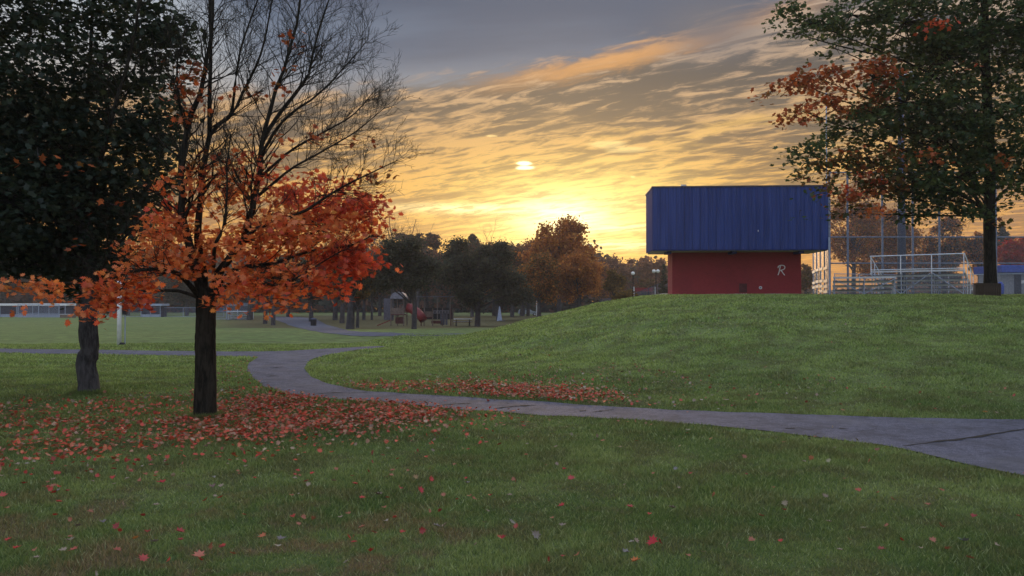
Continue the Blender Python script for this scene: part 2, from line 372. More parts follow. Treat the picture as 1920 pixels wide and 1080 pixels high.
# ------------------------------------------------------------------ terrain
def sstep(t):
    t = np.clip(t, 0, 1); return t * t * (3 - 2 * t)
EDGE = np.array([(-60, 26.5), (-4.7, 26.1), (-4.3, 19), (-3.3, 14.6), (-2.56, 13.9), (-.87, 13.1), (1.56, 11.9), (3.95, 11.2), (6.77, 10.8), (12, 10.8), (60, 12)])
def hgt(X, Y):
    X = np.asarray(X, float); Y = np.asarray(Y, float)
    base = np.interp(Y, [-50, 25, 94, 160, 190, 300, 3000], [0, 0, -1.5, -1.9, -2.35, -2.4, -2.4])
    base = base * sstep((Y - 20) / 12)
    ye = np.interp(X, EDGE[:, 0], EDGE[:, 1])
    front = sstep((Y - ye) / 16.5) * .75 + .25 * np.clip((Y - ye) / 16.5, 0, 1)
    x0 = -3.7 + np.maximum(0, Y - 35) * .25
    t = np.clip((X - x0) / 9.5, 0, 1)
    side = .45 * t + .55 * sstep(t)
    m = np.clip(front, 0, 1) * side
    z = base * (1 - m) + 1.69 * m
    # gentle undulation away from the path
    und = .03 * np.sin(X * .7 + 1.3) * np.sin(Y * .55) + .018 * np.sin(X * 1.9 + Y * 1.1) + .012 * np.sin(X * 3.7 - Y * 2.9 + 1)
    away = sstep(np.abs(Y - ye + 1.2) / 4 - .45) * (Y < 60)
    z = z + m * .14 * sstep((Y - 34) / 14)
    return z + und * away * np.clip(1.5 - np.abs(X) / 60, 0, 1) * .8
def hz(x, y): return float(hgt(x, y))
def G(px, py):
    """point of the ground seen at a pixel"""
    u = (px - 960) / F; v = (HZ - py) / F
    d = np.arange(2.5, 600, .05); g = EYE + v * d - hgt(u * d, d)
    k = np.argmax(g < 0); d = d[k] if g[k] < 0 else 300.0
    return Vector((u * d, d, hz(u * d, d)))
def terrain():
    def axis(lo_n, a, n, far):
        t = np.linspace(0, 1, n); return a * t * (1 - t ** 4) + far * t ** 6
    xs = axis(0, 26, 200, 335); xs = np.concatenate([-xs[:0:-1], xs])
    yn = np.arange(2, 46, .14); yf = 46 + np.cumsum(np.geomspace(.2, 6.6, 130)); yb = -np.geomspace(.5, 90, 25)[::-1]
    ys = np.concatenate([yb, [0, 1], yn, yf])
    Xg, Yg = np.meshgrid(xs, ys); Z = hgt(Xg, Yg)
    V = np.stack([Xg, Yg, Z], -1).reshape(-1, 3); nx, ny = len(xs), len(ys)
    i = (np.arange(ny - 1)[:, None] * nx + np.arange(nx - 1)[None, :]).ravel()
    Fc = np.stack([i, i + 1, i + nx + 1, i + nx], 1)
    return mesh_np('lawn', V, Fc, M['lawn'], smooth=True)
tag(terrain(), 'green mown park lawn rising to a grassy mound', None, None, 'structure')

# ------------------------------------------------------------------ paths (traced edges laid on the ground)
def smooth_line(pts, n):
    p = np.array([(q.x, q.y) for q in pts]); s = np.r_[0, np.cumsum(np.hypot(*np.diff(p, axis=0).T))]
    t = np.linspace(0, s[-1], n)
    x = np.interp(t, s, p[:, 0]); y = np.interp(t, s, p[:, 1])
    k = np.ones(7) / 7
    for a in (x, y):
        b = np.convolve(np.pad(a, 3, mode='edge'), k, 'valid'); a[2:-2] = b[2:-2]
    return x, y
POLYS = []
def strip(name, far, near, n=160, m=8, lift=.012, label=None, rag=.085):
    gg = lambda p: p if isinstance(p, Vector) else G(*p)
    fx, fy = smooth_line([gg(p) for p in far], n); nx_, ny_ = smooth_line([gg(p) for p in near], n)
    rag_a = np.convolve(rng.normal(0, 1, n + 4), np.ones(5) / 5, 'valid') * rag; rag_b = np.convolve(rng.normal(0, 1, n + 4), np.ones(5) / 5, 'valid') * rag
    fy = fy + rag_a; ny_ = ny_ + rag_b
    POLYS.append(np.r_[np.c_[fx, fy], np.c_[nx_, ny_][::-1]])
    s = np.linspace(0, 1, m)[:, None]
    X = fx * (1 - s) + nx_ * s; Y = fy * (1 - s) + ny_ * s; Z = hgt(X, Y) + lift
    V = np.stack([X, Y, Z], -1).reshape(-1, 3)
    i = (np.arange(m - 1)[:, None] * n + np.arange(n - 1)[None, :]).ravel()
    o = mesh_np(name, V, np.stack([i, i + n, i + n + 1, i + 1], 1), M['asphalt'], smooth=True)
    return tag(o, label, None, None, 'structure')
main = strip('path', [(2250, 790), (1920, 787), (1700, 785), (1500, 779), (1300, 771), (1160, 765), (1000, 753), (860, 745), (760, 739), (680, 733), (620, 722), (585, 708), (571, 692), (580, 677), (610, 667), (650, 660), (720, 651)],
      [(2250, 960), (1920, 893), (1830, 878), (1750, 858), (1690, 842), (1600, 830), (1500, 817), (1400, 806), (1300, 796), (1200, 789), (1100, 784), (1000, 779), (860, 769), (760, 757), (640, 750), (560, 742), (505, 729), (475, 711), (464, 695), (468, 680), (490, 668), (540, 658.5), (620, 654), (722, 649.5)], 260, 10, label='grey asphalt footpath curving below the mound')
left = strip('path', [(-420, 652), (0, 654), (150, 656), (300, 658), (400, 659), (480, 660), (560, 657.5), (620, 653.5)],
      [(-420, 660), (0, 663), (150, 664), (300, 666.5), (400, 668), (480, 669.5), (520, 672), (560, 668)], 160, 6, .009, label='thin grey footpath running behind the two trunks')
pg = strip('path', [(500, 594), (560, 594), (592, 598), (620, 611), (660, 621), (740, 625.5), (825, 625.5), Vector((.5, 47.6)), Vector((4, 49))],
      [(520, 601), (535, 606), (560, 615), (600, 624), (650, 630), (720, 632), (800, 631), Vector((.5, 43.6)), Vector((4, 44))], 120, 6, .02, label='pale footpath bending past the playground', rag=.02)
def crack(parent, pts, w=.035):
    g = [G(*p) for p in pts]; x, y = smooth_line(g, 26)
    ww = w * (.35 + np.abs(np.convolve(rng.normal(0, 1, 28), np.ones(3) / 3, 'valid'))) * np.sin(np.linspace(.25, math.pi - .25, 26))
    y = y + rng.normal(0, .012, 26)
    V = np.concatenate([np.c_[x, y - ww, hgt(x, y) + .017], np.c_[x, y + ww, hgt(x, y) + .017]])
    i = np.arange(25); mesh_np('crack', V, np.stack([i, i + 1, i + 27, i + 26], 1), M['crack'], parent)
for pts, w in [([(1690, 838), (1720, 834), (1790, 828), (1860, 817), (1920, 806), (1980, 800)], .05), ([(590, 741), (620, 738), (655, 737)], .05), ([(925, 768), (960, 764), (1005, 761)], .05),
               ([(820, 762), (860, 759), (885, 758)], .03), ([(1110, 775), (1150, 770)], .03), ([(1470, 806), (1490, 805)], .03), ([(500, 707), (520, 706)], .05), ([(1085, 773), (1100, 772)], .04), ([(505, 690), (530, 690)], .05), ([(1570, 806), (1590, 805)], .03)]:
    crack(main, pts, w)
def in_path(X, Y, grow=0.0):
    """points inside any path sheet"""
    out = np.zeros(len(X), bool)
    for poly in POLYS[:2]:
        x0, y0 = poly.min(0); x1, y1 = poly.max(0)
        s = np.where((X > x0) & (X < x1) & (Y > y0) & (Y < y1))[0]
        if not len(s): continue
        ins = np.zeros(len(s), bool); px, py = X[s], Y[s]
        xa, ya = poly[:, 0], poly[:, 1]; xb, yb = np.roll(xa, -1), np.roll(ya, -1)
        for a, b, c, d in zip(xa, ya, xb, yb):
            if b == d: continue
            c1 = (b > py) != (d > py)
            ins ^= c1 & (px < (c - a) * (py - b) / (d - b) + a)
        out[s] |= ins
    return out

# ------------------------------------------------------------------ grass blades
def grass():
    Vs, Fs, At = [], [], []
    off = 0
    for (y0, y1, dens, w, h) in ((3.7, 6, 8500, .0042, .048), (6, 9, 5200, .0055, .052), (9, 13, 2500, .0085, .055), (13, 19, 1100, .014, .06), (19, 30, 400, .024, .07), (30, 45, 110, .04, .08)):
        area = .5 * 1.42 * (y1 ** 2 - y0 ** 2); n = int(area * dens)
        Y = np.sqrt(rng.uniform(y0 ** 2, y1 ** 2, n)); X = rng.uniform(-.71, .71, n) * Y
        # clumpiness
        cl = np.sin(X * 9 + 3 * np.sin(Y * 5)) * np.sin(Y * 11 + 2 * np.sin(X * 7))
        keep = rng.random(n) < .75 + .25 * cl
        if y0 > 25: keep &= X > -6
        X, Y = X[keep], Y[keep]
        k = ~in_path(X, Y); X, Y = X[k], Y[k]; n = len(X)
        Z = hgt(X, Y)
        a = rng.uniform(0, 2 * np.pi, n); ln = rng.normal(0, .55, (n, 2)); hh = h * rng.uniform(.45, 1.15, n) * (.8 + .3 * np.sin(X * 2.1 + 1) * np.sin(Y * 1.7)); ww = w * rng.uniform(.6, 1.3, n)
        B = np.stack([X, Y, Z - .004], 1); dx = np.stack([np.cos(a) * ww, np.sin(a) * ww, 0 * a], 1)
        T = B + np.stack([ln[:, 0] * hh, ln[:, 1] * hh, hh], 1)
        V = np.stack([B - dx, B + dx, T], 1).reshape(-1, 3)
        Vs.append(V); Fs.append(np.arange(n * 3).reshape(-1, 3) + off); off += n * 3; At.append(rng.random(n))
    for (cx, cy, rr) in ((G(385, 786).x, G(385, 786).y, .17), (G(167, 740).x, G(167, 740).y, .17)):   # longer, darker tufts added to imitate contact shade round each trunk
        n = 5200; a = rng.uniform(0, 2 * np.pi, n); rad = rr + np.abs(rng.normal(0, .09, n)); X = cx + np.cos(a) * rad; Y = cy + np.sin(a) * rad; Z = hgt(X, Y)
        hh = rng.uniform(.05, .13, n) * np.exp(-(rad - rr) * 3.5); ln = rng.normal(0, .5, (n, 2)); b = rng.uniform(0, 2 * np.pi, n)
        B = np.stack([X, Y, Z - .004], 1); dx = np.stack([np.cos(b), np.sin(b), 0 * b], 1) * .006
        Vs.append(np.stack([B - dx, B + dx, B + np.stack([ln[:, 0] * hh, ln[:, 1] * hh, hh], 1)], 1).reshape(-1, 3)); Fs.append(np.arange(n * 3).reshape(-1, 3) + off); off += n * 3; At.append(rng.random(n) * .6)
    o = mesh_np('grass', np.concatenate(Vs), np.concatenate(Fs), M['blade'], fattr=np.concatenate(At))
    tag(o, 'short green grass blades of the park lawn', 'grass', None, 'stuff')
grass()

# ------------------------------------------------------------------ leaves
def leaf_template(detail=True):
    if detail:  # five-lobed maple leaf, fan round the centre
        pts = [(0, -.42), (.06, -.20), (.34, -.30), (.28, -.10), (.52, .02), (.26, .14), (.30, .36), (.10, .26), (0, .55), (-.10, .26), (-.30, .36), (-.26, .14), (-.52, .02), (-.28, -.10), (-.34, -.30), (-.06, -.20)]
    else:
        pts = [(0, -.45), (.34, -.26), (.26, -.05), (.50, .10), (.18, .18), (0, .55), (-.18, .18), (-.50, .10), (-.26, -.05), (-.34, -.26)]
    V = [(0, 0, 0)] + [(x, y, .16 * (abs(x) + .5 * abs(y)) ** 1.3) for x, y in pts]
    n = len(pts); Fc = [(0, 1 + i, 1 + (i + 1) % n) for i in range(n)]
    return np.array(V), np.array(Fc)
def clump_template():
    V = [(-.5, -.3, 0), (.1, -.5, .1), (.55, 0, -.05), (.15, .5, .1), (-.45, .3, 0)]
    return np.array(V), np.array([(0, 1, 4), (1, 3, 4), (1, 2, 3)])
def rot_mats(n, spread=1.0, droop=.0):
    a = rng.uniform(0, 2 * np.pi, n); tilt = rng.normal(droop, spread, n); b = rng.uniform(0, 2 * np.pi, n)
    ca, sa, ct, st, cb, sb = np.cos(a), np.sin(a), np.cos(tilt), np.sin(tilt), np.cos(b), np.sin(b)
    Z = 0 * a; I = Z + 1
    Ra = np.stack([ca, -sa, Z, sa, ca, Z, Z, Z, I], 1).reshape(n, 3, 3)
    Rt = np.stack([I, Z, Z, Z, ct, -st, Z, st, ct], 1).reshape(n, 3, 3)
    Rb = np.stack([cb, -sb, Z, sb, cb, Z, Z, Z, I], 1).reshape(n, 3, 3)
    return Rb @ Rt @ Ra
def scatter(name, pos, size, col, tmpl, mat, parent=None, mats=None, spread=1.0, curl=None):
    T, TF = tmpl; n = len(pos); Rm = rot_mats(n, spread) if mats is None else mats
    TT = np.repeat(T[None], n, 0) * size[:, None, None]
    if curl is not None: TT[:, :, 2] *= curl[:, None]
    V = np.einsum('nij,nkj->nki', Rm, TT) + pos[:, None, :]
    Fc = (TF[None] + (np.arange(n) * len(T))[:, None, None]).reshape(-1, 3)
    return mesh_np(name, V.reshape(-1, 3), Fc, mat, parent, fcol=np.repeat(col, len(TF), 0))
LD, LS, LC = leaf_template(True), leaf_template(False), clump_template()
PAL = {
    'orange': [(.86, .28, .095), (.80, .22, .075), (.92, .36, .12), (.66, .16, .06), (.92, .31, .12)],
    'red': [(.72, .13, .065), (.78, .16, .075), (.60, .09, .05), (.84, .20, .085)],
    'rust': [(.44, .11, .045), (.50, .15, .05), (.34, .09, .035), (.24, .12, .04)],
    'green': [(.058, .105, .048), (.046, .085, .042), (.078, .125, .050), (.095, .135, .048)],
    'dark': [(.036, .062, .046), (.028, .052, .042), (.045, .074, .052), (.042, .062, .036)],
    'mix': [(.08, .11, .04), (.18, .10, .035), (.34, .10, .035), (.06, .10, .04), (.16, .12, .035)],
    'ground': [(.60, .08, .055), (.52, .06, .045), (.62, .18, .10), (.64, .11, .06), (.40, .20, .13), (.62, .10, .06), (.52, .36, .26), (.30, .08, .05), (.46, .22, .14), (.36, .20, .12), (.66, .14, .08), (.60, .08, .055), (.55, .09, .05), (.40, .22, .15), (.66, .20, .09)],
    'pale': [(.30, .22, .16), (.26, .19, .14), (.40, .17, .10), (.36, .10, .07), (.36, .31, .25), (.45, .08, .06), (.28, .26, .15), (.42, .17, .10)],
}
def pick(pal, n, jit=.18):
    c = np.array(PAL[pal])[rng.integers(0, len(PAL[pal]), n)]; return np.clip(c * rng.normal(1, jit, (n, 1)).clip(.5, 1.6), 0, 1)

# ------------------------------------------------------------------ branches
class Wood:
    def __init__(s): s.V = []; s.F = []; s.n = 0
    def tube(s, pts, rad, k=5):
        pts = np.asarray(pts, float); m = len(pts)
        t = np.gradient(pts, axis=0); t /= np.linalg.norm(t, axis=1)[:, None] + 1e-9
        ref = np.where(np.abs(t[:, 2:3]) < .9, np.array([[0, 0, 1.]]), np.array([[1., 0, 0]]))
        a = np.cross(t, ref); a /= np.linalg.norm(a, axis=1)[:, None] + 1e-9; b = np.cross(t, a)
        th = np.arange(k) * 2 * np.pi / k
        ring = pts[:, None] + (a[:, None] * np.cos(th)[None, :, None] + b[:, None] * np.sin(th)[None, :, None]) * np.asarray(rad)[:, None, None]
        s.V.append(ring.reshape(-1, 3))
        i = (np.arange(m - 1)[:, None] * k + np.arange(k)[None, :]); j = (np.arange(m - 1)[:, None] * k + (np.arange(k)[None, :] + 1) % k)
        s.F.append(np.stack([i, j, j + k, i + k], -1).reshape(-1, 4) + s.n); s.n += m * k
    def build(s, name, mat, parent): return mesh_np(name, np.concatenate(s.V), np.concatenate(s.F), mat, parent, smooth=True)
def polyline(pts, n):
    """smooth curve through points"""
    p = np.asarray([tuple(q) for q in pts], float)
    if len(p) == 2: p = np.array([p[0], (p[0] + p[1]) / 2, p[1]])
    s = np.linspace(0, len(p) - 1, n); i = np.minimum(s.astype(int), len(p) - 2); f = (s - i)[:, None]
    pm = np.concatenate([2 * p[:1] - p[1:2], p, 2 * p[-1:] - p[-2:-1]])
    a, b, c, d = pm[i], pm[i + 1], pm[i + 2], pm[i + 3]
    return .5 * (2 * b + (c - a) * f + (2 * a - 5 * b + 4 * c - d) * f ** 2 + (3 * b - a - 3 * c + d) * f ** 3)
TIPS = []
def grow(w, p, d, L, r, lvl, up=.25, k=4, kids=5, out=None, spread=.75):
    n = 5 if lvl > 0 else 4
    pts = [np.array(p)]; d = np.array(d) / (np.linalg.norm(d) + 1e-9)
    for _ in range(n):
        d = d + rng.normal(0, .19, 3) + np.array([0, 0, up * .25]); d /= np.linalg.norm(d); pts.append(pts[-1] + d * L / n)
    pts = np.array(pts); rad = np.linspace(r, max(r * .3, .0012), n + 1); w.tube(pts, rad, k if lvl > 1 else 3)
    if out is not None: out.append(pts[-1]); out.append(pts[len(pts) // 2])
    if lvl > 0:
        for q in range(kids):
            f = rng.uniform(.2, .98); x = f * n; i = min(int(x), n - 1); b = pts[i] + (pts[i + 1] - pts[i]) * (x - i)
            dd = pts[i + 1] - pts[i]; dd /= np.linalg.norm(dd); v = rng.normal(0, 1, 3); v -= dd * v.dot(dd); v /= np.linalg.norm(v)
            grow(w, b, dd * 1.0 + v * spread + np.array([0, 0, up * .4]), L * rng.uniform(.38, .62) * (1.1 - .3 * f), max(r * .46 * (1 - .4 * f), .0021), lvl - 1, up, k, kids, out, spread)
def limb(tree, pts, r0, r1, n=16, twigs=14, tl=1.0, lvl=2, up=.3, out=None, name='limb', mat='bark', f0=.25, kids=4, spread=.8, k=8, flare=None):
    w = Wood(); c = polyline(pts, n); c[1:-1] += rng.normal(0, r0 * .12, (n - 2, 3)); rad = np.linspace(r0, r1, n)
    w.tube(c, rad, k)
    for q in range(twigs):
        f = rng.uniform(f0, 1.0); x = f * (n - 1); i = min(int(x), n - 2); b = c[i] + (c[i + 1] - c[i]) * (x - i)
        dd = c[i + 1] - c[i]; dd /= np.linalg.norm(dd); v = rng.normal(0, 1, 3); v[1] *= .8; v -= dd * v.dot(dd); v /= np.linalg.norm(v)
        rr = np.interp(f, [0, 1], [r0, r1])
        grow(w, b, dd * .9 + v * spread + np.array([0, 0, up * .4]), tl * rng.uniform(.6, 1.2) * (1.15 - .45 * f), max(rr * .33, .0032), lvl, up, 4, kids, out, spread)
    w.build(name, M[mat], tree)
    return c
def trunk(tree, pts, rads, mat='bark', bumps=(), k=18):
    w = Wood(); n = 34; c = polyline(pts, n); r = np.interp(np.linspace(0, 1, n), np.linspace(0, 1, len(rads)), rads)
    for (f, a) in bumps: r = r * (1 + a * np.exp(-((np.linspace(0, 1, n) - f) / .035) ** 2))
    w.tube(c, r, k); V = w.V[0].reshape(n, k, 3); ctr = c[:, None, :]
    ang = np.arange(k) * 2 * np.pi / k
    lump = 1 + .05 * np.sin(ang * 3 + 1)[None, :] + .035 * np.sin(ang * 7)[None, :] + rng.normal(0, .018, (n, k))
    root = np.exp(-np.linspace(0, 1, n) * 14)[:, None]
    lump = lump + root * (.45 + .30 * np.sin(ang * 5 + .7)[None, :])
    w.V[0] = (ctr + (V - ctr) * lump[..., None]).reshape(-1, 3)
    w.build('trunk', M[mat], tree)
def blob_leaves(blobs, d0, leaf, cover, pals, ppl=12, sprayr=.20, lim=None):
    """blobs: (px, py, rx_px, rz_px, palette, density, depth offset, depth radius)"""
    Ps, Cs, centres = [], [], []
    for (px, py, rx, rz, pal, den, doff, dr) in blobs:
        d = d0 + doff; c = np.array(P(px, py, d)); ax = rx / F * d; az = rz / F * d; ay = dr
        n = max(3, int(cover * den * math.pi * ax * az / (leaf * leaf * .55)))
        ns = max(2, n // ppl)
        v = rng.normal(0, 1, (ns, 3)); v /= np.linalg.norm(v, axis=1)[:, None]; v *= rng.uniform(.15, 1, (ns, 1)) ** .45
        sc = c + v * np.array([ax, ay, az])
        if rx < 13: ns = 1; sc = sc[:1]
        cnt = rng.poisson(ppl, ns) if rx >= 13 else np.array([6])
        idx = np.repeat(np.arange(ns), cnt); m = len(idx)
        o = rng.normal(0, 1, (m, 3)) * np.array([sprayr, sprayr, sprayr * .42]) * .62
        p = sc[idx] + o; p[:, 2] -= .25 * np.hypot(o[:, 0], o[:, 1])
        Ps.append(p); Cs.append(pick(pal, m) * (rng.normal(1, .12, (ns, 1)).clip(.7, 1.3))[idx]); centres.append((c, sc, ax))
    return np.concatenate(Ps), np.clip(np.concatenate(Cs), 0, 1), centres
def spray_twigs(tree, centres, name, mat, r=.004, every=2):
    w = Wood()
    for c, sc, ax in centres:
        for s in sc[::every]:
            mid = (c + s) / 2 + rng.normal(0, .05, 3) - np.array([0, 0, .05 * np.linalg.norm(s - c)])
            w.tube(np.array([c, mid, s]), [r * 1.8, r * 1.2, r * .6], 3)
    w.build(name, M[mat], tree)['kind'] = 'stuff'

# ================================================================== front orange maple
D1 = G(385, 786).y
T1 = empty('maple_tree', (0, 0, 0), 0, 'orange maple with dark trunk and bare upper branches beside the footpath', 'tree')
def q(px, py, dd=0): return P(px, py, D1 + dd)
g1 = G(385, 786)
trunk(T1, [(g1.x, g1.y, g1.z - .08), q(386, 770), q(387, 700), q(386, 640), q(387, 590), q(388, 540)], [.152, .142, .133, .128, .122, .135], 'bark')
T1tips = []
lk = dict(out=T1tips, up=.28, spread=.8, kids=4)
limb(T1, [q(384, 575), q(372, 520, -.05), q(355, 460, -.1), q(340, 400, -.1), q(337, 346, -.12), q(349, 249, -.1), q(380, 147, 0), q(392, 67, 0), q(398, -60, .1)], 0.070, 0.0176, 22, 50, 0.84, 2, f0=.3, **lk)
limb(T1, [q(386, 565), q(378, 500, .1), q(370, 444, .15), q(376, 370, .2), q(380, 311, .2), q(389, 249, .2), q(393, 133, .25), q(391, 0, .3), q(385, -110, .3)], 0.063, 0.0160, 22, 46, 0.84, 2, f0=.3, **lk)
limb(T1, [q(389, 255, .2), q(410, 232, .2), q(433, 213, .2), q(460, 160, .3), q(487, 102, .3), q(500, 40, .3), q(515, -50, .3)], 0.032, 0.0080, 16, 39, 0.78, 2, **lk)
limb(T1, [q(392, 570), q(402, 530, .1), q(425, 492, .1), q(451, 455, .1), q(470, 400, .1), q(478, 369, .1), q(487, 310, .1), q(491, 253, .1), q(514, 175, .1), q(540, 98, .1), q(562, 0, .1), q(575, -100, .1)], 0.065, 0.0112, 24, 66, 0.95, 2, f0=.32, **lk)
limb(T1, [q(492, 262, .1), q(520, 215, .3), q(567, 155, .4), q(580, 125, .4), q(590, 80, .5), q(610, 10, .5), q(640, -70, .5)], 0.031, 0.0072, 16, 50, 0.90, 2, **lk)
limb(T1, [q(488, 290, .1), q(530, 225, -.2), q(590, 180, -.3), q(640, 130, -.3), q(690, 70, -.3)], 0.023, 0.0048, 14, 42, 0.73, 2, **lk)
limb(T1, [q(480, 340, .1), q(540, 285, .3), q(600, 250, .4), q(660, 215, .5), q(705, 165, .5)], 0.022, 0.0048, 14, 42, 0.67, 2, **lk)
limb(T1, [q(478, 372, .1), q(540, 320, -.2), q(600, 285, -.3), q(660, 250, -.3), q(722, 200, -.4)], 0.020, 0.0048, 14, 39, 0.62, 2, **lk)
limb(T1, [q(433, 213, .2), q(440, 150, -.1), q(452, 80, -.2), q(480, 0, -.2), q(505, -60, -.2)], 0.020, 0.0064, 14, 39, 0.73, 2, **lk)
limb(T1, [q(349, 249, -.1), q(335, 190, -.3), q(330, 120, -.4), q(345, 50, -.5)], 0.023, 0.0064, 12, 35, 0.67, 2, **lk)
limb(T1, [q(400, 545), q(440, 470, -.3), q(480, 430, -.5), q(560, 400, -.7), q(620, 362, -.8), q(680, 330, -.9), q(745, 300, -.9)], 0.036, 0.0048, 16, 42, 0.62, 2, f0=.2, **lk)
limb(T1, [q(392, 560), q(430, 512, -.25), q(465, 500, -.35), q(520, 492, -.4), q(580, 470, -.5), q(650, 462, -.5), q(700, 440, -.5)], 0.036, 0.0064, 16, 35, 0.56, 2, f0=.3, **lk)
limb(T1, [q(396, 572), q(425, 535, -.5), q(480, 528, -.7), q(530, 535, -.9), q(590, 500, -1.0), q(640, 470, -1.1)], 0.031, 0.0056, 14, 27, 0.50, 2, f0=.3, **lk)
limb(T1, [q(380, 565), q(350, 530, -.3), q(325, 507, -.5), q(290, 505, -.6), q(240, 510, -.7), q(190, 530, -.8), q(130, 520, -.8)], 0.038, 0.0064, 16, 31, 0.50, 2, f0=.3, **lk)
limb(T1, [q(376, 520), q(340, 470, .3), q(300, 440, .5), q(270, 430, .6)], 0.023, 0.0064, 12, 23, 0.50, 2, f0=.3, **lk)
limb(T1, [q(380, 560), q(330, 545, .7), q(250, 545, 1.2), q(130, 530, 1.4), q(20, 530, 1.5)], 0.029, 0.0048, 14, 10, .35, 1, f0=.3, **lk)
limb(T1, [q(400, 500), q(403, 460, -.4), q(420, 420, -.5), q(424, 360, -.5), q(425, 300, -.5), q(432, 250, -.5)], 0.027, 0.0064, 14, 35, 0.56, 2, f0=.2, **lk)
B1 = [(600, 430, 105, 62, 'orange', 1.0, -.2, 1.0), (600, 365, 75, 38, 'red', .8, 0, .9), (655, 385, 62, 45, 'red', .85, .1, .8), (690, 400, 32, 42, 'red', .7, 0, .5), (545, 400, 50, 52, 'orange', .85, .2, .8),
      (640, 490, 58, 38, 'red', 1.0, -.4, .7), (675, 470, 38, 42, 'red', .9, -.3, .6), (575, 520, 60, 30, 'orange', 1.0, -.8, .6), (530, 560, 38, 18, 'orange', 1.0, -1.0, .4), (510, 520, 38, 25, 'orange', 1, -.8, .5), (630, 535, 28, 16, 'red', .9, -.6, .3),
      (480, 460, 52, 52, 'orange', .9, -.2, .8), (445, 520, 38, 28, 'orange', .9, -.8, .4), (420, 568, 24, 12, 'orange', .9, -.6, .25), (470, 545, 45, 15, 'orange', .9, -.8, .3),
      (330, 430, 45, 38, 'orange', .9, 0, .8), (295, 440, 32, 35, 'orange', .85, .3, .5), (355, 490, 48, 30, 'orange', .95, -.3, .6), (290, 490, 42, 26, 'orange', .95, -.4, .5), (320, 395, 30, 20, 'red', .7, 0, .4), (430, 440, 40, 40, 'orange', .7, .3, .8), (400, 480, 35, 40, 'orange', .6, .5, .6),
      (250, 470, 30, 30, 'orange', .6, .3, .5), (310, 360, 30, 30, 'orange', .35, .1, .5), (390, 310, 30, 40, 'rust', .35, .1, .5), (460, 370, 30, 30, 'orange', .45, .2, .6), (235, 530, 48, 34, 'orange', .95, -.7, .5), (205, 575, 32, 22, 'orange', 1.0, -.8, .3), (190, 545, 30, 30, 'orange', .8, -.7, .4), (255, 560, 30, 18, 'red', .8, -.6, .3), (270, 520, 26, 20, 'orange', .8, -.5, .3), (170, 590, 15, 16, 'red', .8, -.7, .2),
      (100, 540, 26, 16, 'orange', .8, -.6, .3), (55, 530, 32, 15, 'orange', .9, .2, .3), (18, 535, 16, 14, 'orange', .8, .2, .3), (95, 555, 14, 8, 'orange', .8, .2, .2), (40, 573, 7, 8, 'orange', .9, .2, .1), (-40, 535, 30, 18, 'orange', .8, .2, .3),
      (410, 350, 50, 40, 'orange', .5, .1, .7), (440, 300, 50, 28, 'orange', .34, .1, .7), (370, 345, 30, 35, 'orange', .36, 0, .5), (420, 390, 35, 25, 'orange', .5, .1, .5), (500, 310, 50, 28, 'red', .35, .1, .6), (520, 340, 40, 20, 'red', .4, .1, .5),
      (352, 105, 22, 32, 'rust', .45, -.3, .4), (365, 170, 20, 30, 'rust', .5, -.2, .4), (345, 215, 14, 25, 'rust', .3, -.2, .3), (330, 160, 15, 15, 'rust', .3, -.3, .2),
      (540, 85, 18, 22, 'rust', .14, .1, .3), (630, 262, 60, 12, 'rust', .14, -.2, .5), (560, 250, 60, 20, 'rust', .10, 0, .6), (470, 190, 50, 50, 'rust', .05, .2, .8), (600, 150, 90, 80, 'rust', .018, .2, .8), (700, 335, 30, 20, 'rust', .3, 0, .3), (650, 330, 40, 14, 'rust', .4, 0, .3)]
lp, lc, lcen = blob_leaves(B1, D1, .088, 5.6, PAL, 12, .18)
spray_twigs(T1, lcen, 'twig', 'bark', .0035, 3)
T1['note'] = ''
del T1['note']
order = np.argsort(lp[:, 1]); near, rest = order[:300], order[300:]
sz = rng.uniform(.068, .112, len(lp))
scatter('crown', lp[rest], sz[rest], lc[rest], LD, M['leaf'], T1, spread=.9)['kind'] = 'stuff'
def single_leaf_mesh(col):
    T, TF = LD; o = mesh_np('leaf', T, TF, M['leaf'], fcol=np.repeat(np.array([col]), len(TF), 0)); me = o.data; bpy.data.objects.remove(o); return me
LM = [single_leaf_mesh(c) for c in PAL['orange'] + PAL['red'][:2]]
Rm = rot_mats(300, .9)
for j, i in enumerate(near):
    o = bpy.data.objects.new('leaf', LM[j % len(LM)]); COL.objects.link(o); o.parent = T1
    m = Matrix(Rm[j].tolist()).to_4x4(); o.matrix_local = Matrix.Translation(Vector(lp[i])) @ m @ Matrix.Scale(float(sz[i]), 4)

